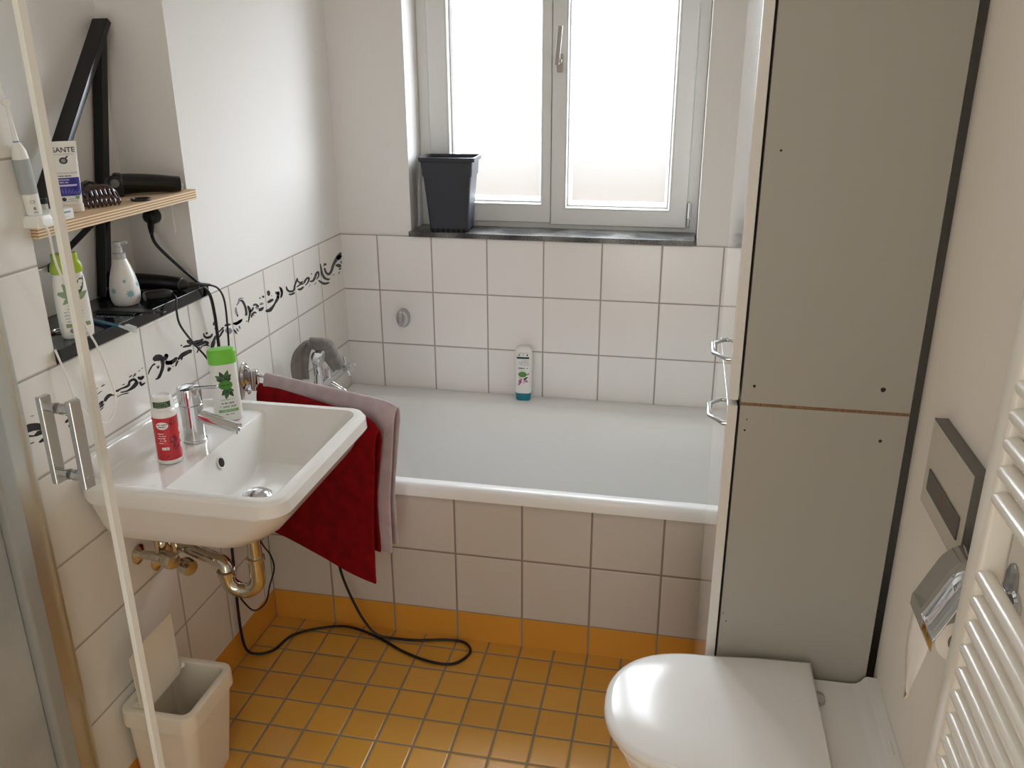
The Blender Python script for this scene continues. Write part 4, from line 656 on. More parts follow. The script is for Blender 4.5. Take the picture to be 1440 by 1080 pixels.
def towel(a, c, s0, s1, r, zf, zb, seed, wav, end_in=0., back_in=0., droop=0., hem=0.):
    """sheet folded over an arm; zf / zb: bottom heights of the two hanging sides (function of t along the arm)"""
    a = Vector(a); c = Vector(c); d = (c-a); d.z = 0; d.normalize(); n = Vector((-d.y, d.x, 0))
    if n.y > 0: n = -n          # front side looks at the room
    rnd = random.Random(seed); ph = [rnd.uniform(0, 6) for _ in range(6)]
    NS, NT = 56, 40; rows = []
    for i in range(NS+1):
        t = i/NS; row = []
        for side in (1, -1):
            zl = zf(t) if side == 1 else zb(t)
            for j in (range(NT+1) if side == 1 else range(NT-1, -1, -1)):
                v = ((NT-j)/NT)**1.25                      # 1 at the hem, 0 on the arm
                ee = s1 - end_in*min(1, v*1.6)*(1 if side == 1 else 1) - (back_in*min(1, v*2) if side < 0 else 0)
                s = s0 + (ee-s0)*t
                base = a + d*s
                over = max(0., s-(c-a).length+.01)
                zt = base.z + r*.9 - droop*(max(0, t-.88)/.12)**2
                z = zt - (zt-zl)*v
                w = wav*v*(math.sin(t*7+ph[0])+.5*math.sin(t*13+ph[1])+.3*math.sin(t*4+v*3+ph[2]))*(1 if side == 1 else .7)
                rr_ = r*math.sqrt(max(0., min(1., v*12)))
                row.append(Vector((base.x, base.y, z)) + n*(side*rr_ + w + side*(.008*v + hem*(.0016 if .87 < v < .905 or .93 < v < .95 else 0.))))
        rows.append(row)
    b = B(); loft(b, rows, False, False, closed=False)
    return b
def terry(name, c1, c2, sh=.2):
    m = M(name, c1, .95, spec=.12, sheen=sh, bump=(700, .5, .002), noise_col=(c2, 25, 5)); return m
red_t = terry('red terry cloth', '#8a0d14', '#780a10', 0.)
pink_t = terry('greyish pink terry cloth', '#c4b4b6', '#b8a6aa')
b = towel(P2[0], P2[1], .022, .492, .0135, lambda t: .345-.018*t+.004*math.sin(t*7), lambda t: .40, 3, .0022, .022, .02, .03, 1.)
wobj('towel', b, red_t, (.25, -.87, .8), 'red terry towel hanging over the front arm of the rail beside the basin', 'towel', angle=0, solid=.006, sub=1)
b = towel(P1[0], P1[1], .045, .512, .0135, lambda t: .42-.02*t, lambda t: .40, 11, .003, .03, .012, .012)
wobj('towel', b, pink_t, (.27, -.84, .83), 'greyish pink terry towel hanging on the rear arm behind the red towel', 'towel', angle=0, solid=.006, sub=1)

# ------------------------------------------------------------------ bath mixer, hand shower, wash cloth
mix = thing('bath_mixer', 'chrome bath mixer with cross handles on the left wall above the bathtub corner', 'bath mixer', (.0, -.36, .67))
b = B()
for y in (-.285, -.435):
    lathe(b, [(.03, 0), (.03, .004), (.022, .01), (.012, .012), (.012, .06)], (.001, y, .665), (1, 0, 0), 22)
capsule(b, (.07, -.46, .668), (.07, -.255, .668), .0175, 18)
tube(b, [(.07, -.36, .662), (.09, -.36, .652), (.125, -.36, .63), (.132, -.36, .605)], .0125, 14, smooth=5)
lathe(b, [(.014, 0), (.012, .03)], (.07, -.36, .68), (0, 0, 1), 16)
wpart('mixer_body', b, chrome, mix)
for y, ax in ((-.243, 1), (-.472, -1)):
    b = B(); lathe(b, [(.016, 0), (.018, .012), (.014, .024), (.011, .026)], (.075, y, .668), (0, ax, 0), 18)
    for k in range(4):
        t = PI/4*.3 + PI/2*k; v = Vector((math.cos(t), 0, math.sin(t)))
        capsule(b, Vector((.075, y+ax*.03, .668))+v*.006, Vector((.075, y+ax*.034, .668))+v*.038, .0075, 12)
    lathe(b, [(.013, 0), (.013, .016), (.006, .02)], (.075, y+ax*.022, .668), (0, ax, 0), 16)
    wpart('cross_handle', b, chrome, mix)
b = B(); tube(b, [(.07, -.395, .66), (.075, -.40, .61), (.09, -.43, .56), (.11, -.5, .535), (.13, -.56, .56), (.115, -.545, .66), (.10, -.505, .74)], .0075, 10, smooth=6)
wpart('hose', b, chrome, mix)
b = B(); tube(b, [(.09, -.47, .62), (.092, -.48, .72), (.095, -.49, .79)], lambda t: .0125+.002*t, 14, smooth=4); lathe(b, [(.014, 0), (.028, .012), (.03, .03), (.026, .034)], (.084, -.49, .80), (.85, .0, -.25), 20)
tube(b, [(.07, -.40, .675), (.075, -.44, .69), (.082, -.48, .7)], .009, 10, smooth=4)
wpart('hand_shower', b, chrome, mix)
cl_m = terry('grey terry cloth', '#8d8884', '#7b7673')
# cloth folded over the hand shower: one end hangs down by the wall, the other slides down onto the handle
path = catmull([(.050, -.515, .722), (.046, -.512, .765), (.058, -.51, .81), (.082, -.508, .838), (.106, -.495, .842), (.116, -.462, .818), (.114, -.415, .772), (.112, -.372, .722)], 6)
npth = len(path); rows = []
for i, p in enumerate(path):
    t = i/(npth-1); tan = (path[min(i+1, npth-1)]-path[max(i-1, 0)]).normalized()
    wd = Vector((.9, .40, .05)).lerp(Vector((.62, .25, .75)), min(1, max(0, (t-.3)*2.2))).normalized()
    wd = (wd - tan*wd.dot(tan)).normalized(); nr_ = tan.cross(wd)
    hw = .025+.003*math.sin(t*11)
    rows.append([p + wd*(hw*k/5) + nr_*(.010*(1-(k/5)**2) + .005*math.sin(k*1.1+t*7)) for k in range(-5, 6)])
b = B(); loft(b, rows, False, False, closed=False)
wobj('washcloth', b, cl_m, (.09, -.49, .83), 'grey washcloth draped over the hand shower above the bath mixer', 'washcloth', angle=0, solid=.009, sub=1)
kn = thing('bath_waste_knob', 'oval chrome turn knob on the tiled window wall', 'knob', (.222, 0, .795))
b = B(); lathe(b, [(.027, 0), (.028, .004), (.027, .016), (.022, .024), (.012, .027)], (.222, -.0005, .795), (0, -1, 0), 28, sx=.92, sy=1.28); wpart('rosette', b, chrome_r, kn)
b = B(); obox(b, (.219, -.028, .765), (.219, -.028, .825), .012, .016, 0, (0, 1, 0), .004); wpart('grip', b, chrome, kn)

# ------------------------------------------------------------------ flat bottle builder (local: base at z=0, front = -Y)
class Flat:
    def __init__(s, prof, n=3.0):   # prof: (z, a, b)
        s.p = prof; s.n = n
    def ab(s, z):
        p = s.p
        for i in range(len(p)-1):
            if p[i][0] <= z <= p[i+1][0] and p[i+1][0] > p[i][0]:
                t = (z-p[i][0])/(p[i+1][0]-p[i][0]); return p[i][1]+(p[i+1][1]-p[i][1])*t, p[i][2]+(p[i+1][2]-p[i][2])*t
        return p[-1][1], p[-1][2]
    def mesh(s, bm, z0=None, z1=None, cap0=True, cap1=True, seg=44):
        loft(bm, [sellipse(a, b_, z, s.n, seg) for z, a, b_ in s.p if (z0 is None or z >= z0-1e-6) and (z1 is None or z <= z1+1e-6)], cap0, cap1); return bm
    def front(s, off=.0005):
        def fn(x, z):
            a, b_ = s.ab(z); t = min(abs(x)/a, .999)
            return (x, -b_*(1-t**s.n)**(1/s.n)-off, z)
        return fn
def scribble(bm, fn, cx, cz, w, h, mi, seed, gap=.35):
    """a line of small printed glyph marks"""
    r = random.Random(seed); x = cx-w/2
    while x < cx+w/2-h*.3:
        g = h*r.uniform(.35, .7)
        if r.random() > .14: put2d(bm, rect2d(g*.75, h*r.uniform(.55, 1), 1), fn, x+g/2, cz, mi)
        x += g*1.05
print_dark = M('dark print', '#33363a', .5); print_green = M('dark green print', '#24401f', .45); leaf_g = M('leaf green print', '#4d8a2f', .45)
print_lg = M('light green print', '#7cae74', .45); print_grey = M('grey print light', '#8e9090', .5); print_red = M('red label', '#c22733', .35); print_white = M('white print', '#efe9e6', .45)
print_dred = M('dark red print', '#8f1420', .4); print_pink = M('pink print', '#c987a4', .45); print_blue = M('blue label', '#2c2a86', .35); print_lb = M('light blue print', '#8fb7bd', .45)
bottle_w = M('white bottle plastic', '#e9e8e4', .28); cap_green = M('bright green cap', '#74c63c', .35); cap_lime = M('lime green cap', '#9cb82c', .35); cap_teal = M('teal bottle cap', '#12788c', .3)

# shampoo with bright green cap on the basin
st = thing('shampoo_bottle', 'white flat shampoo bottle with bright green cap standing behind the basin faucet', 'shampoo bottle', (.138, -1.098, .838), math.radians(37))
F = Flat([(0, .030, .016), (.004, .033, .0185), (.03, .033, .019), (.10, .0315, .0185), (.142, .0295, .0175), (.145, .0285, .017)], 2.8)
b = F.mesh(B()); obj('bottle_body', b, bottle_w, st, angle=40)
b = B(); loft(b, [sellipse(a, c, z, 2.8, 44) for z, a, c in ((.1455, .031, .0195), (.147, .0325, .021), (.168, .0325, .0205), (.171, .0335, .021), (.178, .0315, .019), (.181, .027, .016))], True, True); obj('cap', b, cap_green, st, angle=40)
b = B(); fn = F.front()
for i, (ang, L_, w_, mi) in enumerate(((70, .030, .008, 1), (110, .028, .008, 0), (45, .024, .007, 0), (140, .026, .008, 1), (20, .017, .006, 0), (160, .02, .006, 0))):
    put2d(b, leaf2d(L_, w_), fn, -.002, .103, mi, math.radians(ang))
for i, (ang, L_, w_, mi) in enumerate(((-60, .026, .007, 0), (-100, .028, .008, 1), (-130, .022, .007, 0), (-30, .018, .006, 1))):
    put2d(b, leaf2d(L_, w_), fn, .002, .085, mi, math.radians(ang))
put2d(b, ell2d(.0165, .0115), F.front(.0008), -.001, .094, 2); scribble(b, F.front(.0011), -.001, .094, .02, .004, 0, 5)
scribble(b, fn, 0, .057, .032, .0025, 3, 6); scribble(b, fn, 0, .048, .03, .0042, 0, 7); scribble(b, fn, 0, .039, .038, .006, 4, 8)
put2d(b, rect2d(.046, .007), fn, 0, .0285, 4); scribble(b, F.front(.0008), 0, .0285, .03, .0025, 5, 9); scribble(b, fn, .004, .019, .026, .004, 3, 10)
obj('label', b, [print_green, M('mid leaf green', '#3f6a3c', .45), leaf_g, print_grey, print_lg, print_white], st, angle=0)

# red bottle on the basin
rb = thing('lotion_bottle', 'white round bottle with red label standing left of the basin faucet', 'lotion bottle', (.131, -1.338, .838), math.radians(38))
def cyl_front(rad, off=.0004):
    return lambda x, z: ((rad(z)+off)*math.sin(x/.025), -(rad(z)+off)*math.cos(x/.025), z)
b = B(); lathe(b, [(.0235, 0), (.0255, .002), (.0255, .116), (.0245, .121), (.021, .124), (.0205, .126)], (0, 0, 0), (0, 0, 1), 36); obj('bottle_body', b, bottle_w, rb)
b = B(); lathe(b, [(.0205, .1262), (.0212, .1275), (.0208, .147), (.0195, .1515), (.017, .1525), (.016, .1505), (0, .150)], (0, 0, 0), (0, 0, 1), 36); obj('cap', b, bottle_w, rb)
b = B(); R25 = lambda z: .0255
f0 = cyl_front(R25, .0003); f1 = cyl_front(R25, .0006); f2 = cyl_front(R25, .0009)
put2d(b, grid2d(.13, .098, 40, 1), f0, 0, .059, 0)
put2d(b, ell2d(.0125, .0085), f1, -.009, .091, 1); scribble(b, f2, -.009, .0935, .02, .0034, 4, 1); scribble(b, f2, -.009, .0885, .016, .0034, 4, 2)
for i in range(5): scribble(b, f1, -.014+.003*(i % 2), .073-.0055*i, .012+.002*(i % 3), .0026, 1, 20+i)
put2d(b, rect2d(.015, .006), f1, -.008, .038, 1); scribble(b, f2, -.008, .038, .011, .0022, 2, 40)
rn = random.Random(4)
for cx, cz, n_, L_ in ((.010, .057, 18, .014), (.012, .096, 12, .010), (.014, .040, 16, .012), (-.004, .018, 8, .006)):
    put2d(b, ell2d(L_*.62, L_*.62, 18), f1, cx, cz, 2)
    for k_ in range(n_):
        a_ = 2*PI*k_/n_+rn.random(); put2d(b, leaf2d(L_*rn.uniform(.6, 1.0), .0005), f2, cx, cz, rn.choice((2, 2, 3)), a_)
for i in range(3): put2d(b, rect2d(.006, .011), f1, .031, .073-.018*i, 1)
put2d(b, ell2d(.005, .006), f1, .030, .095, 5)
cf = cyl_front(lambda z: .0212, .0004)
put2d(b, grid2d(.040, .0135, 14, 1), lambda x, z: ((.0214)*math.sin(x/.0212), -(.0214)*math.cos(x/.0212), z), -.004, .1365, 6)
for i in range(3): scribble(b, lambda x, z: ((.0217)*math.sin(x/.0212), -(.0217)*math.cos(x/.0212), z), -.004, .1405-.004*i, .028, .002, 7, 60+i)
obj('label', b, [print_red, print_white, print_dred, M('pale red print', '#e0777b', .45), print_dark, M('grey green print', '#6d7a66', .5), M('dark green label', '#1e3d26', .4), M('label lettering green', '#9db58d', .5)], rb, angle=0)

# upside-down shampoo on the bathtub rim, teal cap below
sb = thing('shampoo_bottle', 'white shampoo bottle standing upside down on its teal cap on the bathtub rim', 'shampoo bottle', (.673, -.043, .524), math.radians(4))
F = Flat([(.028, .0275, .016), (.03, .0295, .0175), (.06, .030, .0185), (.12, .032, .0185), (.165, .0325, .0165), (.188, .030, .012), (.197, .024, .008), (.2005, .016, .004)], 2.8)
b = F.mesh(B()); obj('bottle_body', b, bottle_w, sb, angle=40)
b = B(); loft(b, [sellipse(a, c, z, 2.7, 44) for z, a, c in ((0, .0245, .0145), (.003, .0265, .0165), (.02, .0275, .0175), (.0275, .0295, .018))], True, True); obj('cap', b, cap_teal, sb, angle=40)
b = B(); fn = F.front()
scribble(b, fn, .001, .179, .036, .0018, 0, 1)
put2d(b, ell2d(.004, .003), fn, -.013, .172, 3); put2d(b, ell2d(.003, .003), fn, .015, .172, 0); put2d(b, rect2d(.005, .002), fn, .001, .1735, 0)
put2d(b, rect2d(.044, .0075), fn, 0, .162, 1)
for i, (w_, c_) in enumerate(((.024, .008), (.036, .002), (.038, .002), (.032, .005), (.026, .008))): scribble(b, fn, c_, .152-.0045*i, w_, .0018, 0, 70+i)
scribble(b, fn, 0, .124, .034, .0055, 0, 80); scribble(b, fn, -.001, .116, .026, .002, 2, 81)
put2d(b, ell2d(.0155, .0105), F.front(.0007), -.001, .101, 2)
for ang, L_, w_, mi, x_, z_ in ((-150, .02, .006, 4, 0, .085), (-110, .022, .007, 5, -.006, .082), (-60, .02, .006, 1, .004, .088), (20, .014, .004, 1, .006, .086), (-90, .016, .005, 6, .004, .08), (-40, .018, .005, 4, .006, .082), (60, .01, .003, 5, .016, .098), (-170, .012, .004, 6, -.006, .09), (-120, .014, .005, 4, -.01, .07)):
    put2d(b, leaf2d(L_, w_), fn, x_, z_, mi, math.radians(ang))
obj('label', b, [print_dark, M('dark teal print', '#123f42', .45), leaf_g, M('teal print', '#5d9a9a', .45), print_pink, M('magenta print', '#a23d63', .45), M('pale pink print', '#dcb3c4', .45)], sb, angle=0)

# ------------------------------------------------------------------ flower pot on the window sill
pot = thing('flower_pot', 'empty square black plastic flower pot on the granite window sill', 'flower pot', (.396, .058, 1.1107), math.radians(3))
b = B()
def sq(hx, hy, z, r=.012): return rrect(-hx, hx, -hy, hy, r, z, 4)
loft(b, [sq(.060, .050, .004), sq(.062, .052, 0), sq(.0665, .056, .0), sq(.0675, .057, .012), sq(.0825, .066, .185), sq(.0865, .068, .191), sq(.0895, .0695, .236), sq(.0975, .0725, .239), sq(.098, .073, .252), sq(.0935, .0685, .253), sq(.0885, .0665, .247), sq(.084, .064, .19), sq(.064, .053, .006)], False, True)
pot_m = M('dark pot plastic', '#262a33', .5, bump=(120, .25, .002))
obj('pot_body', b, pot_m, pot, angle=30)
b = B()
for i in range(7):
    x = -.055+.0183*i; lathe(b, [(.0065, 0), (.0065, .002)], (x, -.0574, .006), (0, -1, 0), 12)
for i in range(5): lathe(b, [(.006, 0), (.006, .002)], (.0672, -.04+.02*i, .006), (1, 0, 0), 12)
obj('drain_holes', b, M('pot hole black', '#060607', .8), pot)

# ------------------------------------------------------------------ waste bin by the wall
binn = thing('waste_bin', 'small cream plastic waste bin with raised lid flap standing by the left wall', 'waste bin', (.0955, -1.393, 0))
bin_m = M('cream white plastic', '#e6ddcc', .35, sub=.0)
b = B()
def rc(hx, hy, z, r, cx=0.): return rrect(cx-hx, cx+hx, -hy, hy, r, z, 5)
loft(b, [rc(.068, .074, .002, .02, -.010), rc(.072, .078, .0, .022, -.010), rc(.075, .080, .006, .024, -.010), rc(.086, .097, .225, .028), rc(.0865, .0975, .226, .028), rc(.0845, .0955, .228, .028)], True, False)
loft(b, [rc(.0845, .0955, .226, .028), rc(.0925, .1030, .226, .03), rc(.0925, .1030, .262, .03), rc(.091, .1015, .268, .029), rc(.087, .0975, .2705, .026), rc(.078, .088, .2705, .02), rc(.0745, .0845, .268, .018), rc(.0735, .0835, .262, .017), rc(.0725, .0825, .225, .017), rc(.06, .070, .01, .015)], False, True)
obj('bin_body', b, bin_m, binn, angle=35)
b = B(); box(b, -.030, -.0265, -.064, .054, .262, .432, 0, .001)
t_ = B(); box(t_, -.048, -.045, -.078, -.040, .262, .405, 0, .001); 
bmesh.ops.rotate(t_, cent=(-.046, -.066, .262), matrix=Matrix.Rotation(.05, 3, 'X'), verts=t_.verts[:]); merge(b, t_)
box(b, -.073, -.030, -.083, .083, .262, .2705, 0, .002)
obj('lid_flap', b, bin_m, binn)
b = B(); lathe(b, [(.006, 0), (.006, .003)], (-.06, -.07, .2705), (0, 0, 1), 14); obj('lid_pivot', b, bin_m, binn)
b = B(); lathe(b, [(.006, 0), (.004, .012)], (-.03, .07, .268), (0, 0, 1), 12); obj('lid_pivot', b, bin_m, binn)

# ------------------------------------------------------------------ niche: shelf and what is on it
SH = 1.3665
shelf = thing('wall_shelf', 'birch plywood shelf fitted across the wall niche', 'shelf', (-.06, -1.19, SH))
b = B(); t = bmesh.new(); box(t, -.146, .014, -1.4635, -.916, SH-.024, SH, 0, .0008)
for f in t.faces: f.material_index = 0 if abs(f.normal.z) > .7 else 1
merge(b, t, None)
wpart('board', b, [plywood_top, plywood_edge], shelf)
b = B(); obox(b, (-.05, -1.20, SH-.024), (-.178, -1.235, 1.225), .012, .006, 0, (0, 1, 0)); wpart('bracket', b, black, shelf)
# black A-shaped stand
stand = thing('folding_stand', 'black A-shaped folding stand leaning in the corner of the wall niche', 'stand', (-.162, -1.05, 1.125))
b = B(); obox(b, (-.163, -1.082, 1.126), (-.163, -.941, 1.750), .022, .026, 0, (1, 0, 0), .002); wpart('leg', b, black_gloss, stand)
b = B(); obox(b, (-.134, -1.272, SH+.002), (-.140, -.962, 1.75), .016, .040, 0, (1, 0, 0), .002); wpart('leg', b, black_gloss, stand)
b = B(); box(b, -.160, -.142, -.970, -.953, 1.715, 1.738, 0, .002); wpart('top_joint', b, black_gloss, stand)
for (x, y, z) in ((-.1268, -1.131, 1.545), (-.1285, -1.052, 1.645), (-.1305, -1.01, 1.69)):
    b = B(); lathe(b, [(.0035, 0), (.0035, .002), (.002, .003)], (x, y, z), (1, 0, 0), 10)
    wpart('screw', b, chrome, stand)
# tube SANTE
tb = thing('cream_tube', 'white cosmetic tube with SANTE lettering and blue band standing on the plywood shelf', 'cosmetic tube', (-.043, -1.291, SH), math.radians(42))
F = Flat([(0, .0225, .0145), (.001, .0235, .0155), (.016, .0238, .0158), (.0165, .0225, .0150), (.06, .0245, .0115), (.105, .0268, .006), (.136, .0285, .0018), (.141, .0285, .0012)], 2.2)
b = F.mesh(B(), .0165); obj('tube_body', b, bottle_w, tb, angle=40)
b = B(); loft(b, [sellipse(a, c, z, 2.2, 44) for z, a, c in ((0, .0225, .0145), (.001, .0238, .0158), (.0162, .0238, .0158))], True, True); obj('cap', b, M('cream cap', '#e6dfd3', .35), tb, angle=40)
b = B(); fn = F.front()
put2d(b, text2d('SANTE', .0140, .0002, 1.0), fn, .003, .124, 0); put2d(b, text2d('NATURKOSMETIK', .0042, 0, 1.15), fn, .001, .1155, 1)
put2d(b, ell2d(.008, .0068, 10), fn, 0, .1035, 0); put2d(b, ell2d(.0045, .004, 10), F.front(.0008), 0, .1035, 1); put2d(b, leaf2d(.008, .002), fn, .004, .108, 0, .7)
put2d(b, text2d('INTENSIVE REPAIR', .0046), fn, .003, .079, 1); scribble(b, fn, -.003, .0735, .026, .003, 0, 3)
put2d(b, grid2d(.046, .036, 16, 4), fn, 0, .052, 2)
scribble(b, F.front(.0008), -.006, .066, .022, .003, 3, 4); scribble(b, F.front(.0008), -.006, .061, .016, .003, 3, 5); put2d(b, rect2d(.034, .0035), F.front(.0008), .0, .055, 3)
for k_ in range(6): put2d(b, leaf2d(.012, .0016), F.front(.0008), -.01+.004*k_, .038, 4, 1.2-.3*k_+.6)
put2d(b, ell2d(.004, .004), fn, -.011, .0275, 0); scribble(b, fn, .004, .0275, .014, .002, 1, 6); scribble(b, fn, .003, .0235, .022, .0015, 1, 7); put2d(b, ell2d(.004, .0045), fn, .014, .031, 5)
obj('label', b, [print_dark, print_grey, print_blue, M('pale lilac print', '#c9c5e8', .45), M('mid violet print', '#6a62c0', .45), print_lg], tb, angle=0)
# printed box
bx = thing('medicine_box', 'small white printed carton lying at the front edge of the plywood shelf', 'carton', (-.006, -1.402, SH), math.radians(88))
b = B(); box(b, -.046, .046, -.017, .017, 0, .020, 0, .0005); obj('box_body', b, M('white carton', '#e6e6e2', .6), bx)
b = B(); fr = lambda x, z: (x, -.0175, z); tp = lambda x, z: (x, z, .0203)
scribble(b, fr, -.026, .014, .022, .003, 0, 11); scribble(b, fr, -.026, .005, .018, .002, 0, 12); put2d(b, ell2d(.002, .0025), fr, -.005, .008, 1); scribble(b, fr, .022, .014, .03, .004, 2, 13); scribble(b, fr, .02, .005, .026, .002, 0, 14)
scribble(b, tp, -.02, 0, .04, .003, 0, 15); scribble(b, tp, .024, .003, .02, .003, 2, 16)
obj('print', b, [print_grey, print_dark, M('teal blue print', '#4f8fa3', .5)], bx)
# tortoiseshell hair clip
hc = thing('hair_clip', 'dark tortoiseshell claw hair clip on the plywood shelf', 'hair clip', (-.034, -1.216, SH), math.radians(66))
tort = M('tortoiseshell', '#120506', .15, coat=.5, noise_col=('#43100f', 110, 3))
for sgn in (-1, 1):
    b = B(); rows = []
    for i in range(33):
        u = i/32; x = -.041+.082*u; top = .026+.019*(1-abs(2*u-1)**3.5)
        row = []
        for j in range(11):
            v = j/10; z = top*(1-v)
            if v > .85: z = max(.001, .004*(1+math.sin(u*52)))
            row.append((x*(1-.03*v), sgn*(.003+.015*math.sin(v*PI*.6)), z+.001))
        rows.append(row)
    V_ = [[b.verts.new(q) for q in r_] for r_ in rows]
    for i in range(32):
        for j in range(10):
            if i % 4 in (1, 2) and 2 <= j <= 4 and 1 < i < 31: continue
            if (i+2) % 4 in (1, 2) and 6 <= j <= 7 and 1 < i < 31: continue
            b.faces.new((V_[i][j], V_[i+1][j], V_[i+1][j+1], V_[i][j+1]))
    obj('claw', b, tort, hc, angle=0, solid=.0035)
b = B(); capsule(b, (-.016, 0, .038), (.016, 0, .038), .003, 10); obj('spring', b, chrome, hc)
# little striped cream jar behind the door seal
cj = thing('cream_jar', 'tiny white cream jar with black lid behind the carton on the shelf', 'cream jar', (-.11, -1.30, SH))
b = B(); lathe(b, [(.014, 0), (.0155, .002), (.0155, .014), (.0145, .016)], (0, 0, 0), (0, 0, 1), 24); obj('jar_body', b, bottle_w, cj)
b = B(); lathe(b, [(.0145, .0162), (.016, .017), (.016, .025), (.0145, .0265), (0, .0265)], (0, 0, 0), (0, 0, 1), 24); obj('lid', b, black, cj)
# hair tie
b = B(); tube(b, [(.0195*math.cos(t), .0195*math.sin(t), .0028) for t in [2*PI*i/32 for i in range(33)]], .0028, 8, caps=False)
o = obj('hair_tie', b, rubber, None); o.location = (.0, -1.118, SH); tag(o, 'black elastic hair tie lying flat on the plywood shelf', 'hair tie')
# electric shaver
sv = thing('electric_shaver', 'black electric shaver lying on its side on the plywood shelf', 'electric shaver', (-.045, -1.01, SH), math.radians(42))
b = B(); tube(b, [(-.062, 0, .026), (-.03, 0, .026), (.01, 0, .0235), (.045, 0, .020), (.067, 0, .0185)], lambda t: .0245-.007*t, 18, smooth=4); obj('handle_body', b, black_gloss, sv)
b = B(); lathe(b, [(.021, 0), (.025, .004), (.0255, .016), (.023, .02), (.014, .021)], (-.06, 0, .0265), (-1, 0, .1), 20); obj('shaver_head', b, black, sv)
b = B(); lathe(b, [(.0150, 0), (.013, .006), (.006, .008)], (.066, 0, .0165), (1, 0, -.03), 18); obj('end_cap', b, chrome, sv)
for i, (x, y, lab, rot) in enumerate(((-.088, -1.170, 'round black shaver attachment with grey centre, left of the stand leg on the shelf', 30), (-.092, -1.078, 'round black shaver attachment with grey centre, next to the electric shaver', 20))):
    at = thing('shaver_attachment', lab, 'shaver attachment', (x, y, SH), math.radians(rot+30), None)
    b = B(); loft(b, [[(px*sc_, yy, .004+(pz-.004)*1) for px, pz in ((-.016, .0), (-.018, .012), (-.017, .034), (-.012, .044), (0, .048), (.012, .044), (.017, .034), (.018, .012), (.016, .0))] for yy, sc_ in ((-.011, .9), (-.009, 1), (.009, 1), (.011, .9))], True, True); bmesh.ops.translate(b, verts=b.verts[:], vec=(0, 0, -.0))
    for v in b.verts: v.co.z = max(v.co.z, 0.)
    obj('attachment_body', b, black, at)
    b = B(); lathe(b, [(.0095, 0), (.0095, .0015), (.006, .0025), (0, .0025)], (0, -.0108, .032), (0, -1, 0), 20); obj('centre_disc', b, M('mid grey plastic', '#6e6e70', .4), at)

# electric toothbrush on its charger
tbz = SH
eb = thing('electric_toothbrush', 'white and grey electric toothbrush standing upright on its white charger', 'electric toothbrush', (.012, -1.458, tbz)); eb.rotation_euler.x = .085
b = B(); lathe(b, [(.0125, 0), (.0135, .004), (.0145, .05), (.0145, .10), (.0125, .118), (.008, .128), (.0055, .131)], (0, 0, .022), (0, 0, 1), 24); obj('handle_body', b, white_pl, eb)
b = B(); rr_ = []
for z in (.062, .075, .10, .125):
    rr_.append([(.0148*math.cos(t), .0148*math.sin(t), z) for t in [-PI*.5-1.5+3.0*i/16+.55 for i in range(17)]])
loft(b, rr_, False, False, closed=False); obj('grip_panel', b, M('grey rubber grip', '#a9aeb0', .6, bump=(900, .4, .001)), eb)
b = B(); lathe(b, [(.0055, 0), (.0055, .003), (.0048, .004), (.0036, .03), (.0032, .058), (.003, .066)], (0, 0, .153), (0, 0, 1), 18)
lathe(b, [(.0075, 0), (.0078, .003), (.0072, .008), (.006, .009)], (-.004, .0028, .222), (.8, -.55, .1), 20); obj('brush_head', b, white_pl, eb)
b = B(); lathe(b, [(.0057, 0), (.0057, .0018)], (0, 0, .1545), (0, 0, 1), 18); obj('colour_ring', b, M('blue ring', '#3b6fae', .4), eb)
b = B(); cyf = lambda x, z: (.0145*math.sin(x/.0145+.55)+0, -.0146*math.cos(x/.0145+.55), z)
put2d(b, text2d('CE', .0085), cyf, .004, .048, 0); put2d(b, ell2d(.0025, .003), cyf, .005, .036, 0); scribble(b, cyf, .005, .029, .007, .003, 0, 3)
obj('print', b, print_grey, eb)
ch = thing('toothbrush_charger', 'white charger base under the electric toothbrush at the shelf end', 'charger', (.012, -1.457, tbz), 0)
b = B(); loft(b, [rrect(-.02, .024, -.024, .022, .012, z, 5) for z in (.0004, .012)] + [rrect(-.016, .020, -.020, .018, .011, .0215, 5)], True, True); obj('charger_body', b, white_pl, ch, angle=30)
b = B(); tube(b, [(.022, -.014, .006), (.032, -.014, -.008), (.022, .002, -.075), (.02, .033, -.152), (.022, .056, -.222), (.02, .076, -.262), (.018, .098, -.33), (.02, .104, -.385), (.018, .085, -.42), (.016, .06, -.425), (.012, .035, -.405), (.006, .006, -.36), (.004, -.006, -.3), (-.004, -.014, -.24)], .0022, 8, smooth=5)
obj('cable', b, white_pl, ch)

# ------------------------------------------------------------------ on the niche sill
NZ = 1.1247
b1 = thing('shower_gel_bottle', 'white flat bottle with lime green cap on the niche sill below the shelf', 'shower gel bottle', (-.012, -1.376, NZ), math.radians(50))
F = Flat([(0, .026, .014), (.004, .0300, .017), (.02, .0315, .018), (.08, .0315, .018), (.115, .030, .0175), (.132, .0275, .0165), (.134, .026, .0155)], 3.0)
b = F.mesh(B()); obj('bottle_body', b, bottle_w, b1, angle=40)
b = B(); loft(b, [sellipse(a, c, z, 2.8, 44) for z, a, c in ((.1345, .0285, .0175), (.141, .0305, .019), (.151, .029, .018), (.157, .0255, .0165), (.160, .0245, .0165), (.172, .0245, .0165), (.174, .023, .015))], True, True); obj('cap', b, cap_lime, b1, angle=40)
b = B(); fn = F.front()
for ang, L_, w_, mi, x_, z_ in ((60, .05, .012, 0, .0, .085), (110, .034, .008, 1, -.004, .085), (160, .03, .009, 1, -.002, .088), (-140, .02, .006, 1, -.006, .086), (35, .03, .008, 1, .004, .08)):
    put2d(b, leaf2d(L_, w_), fn, x_, z_, mi, math.radians(ang))
scribble(b, fn, -.008, .112, .02, .004, 2, 1)
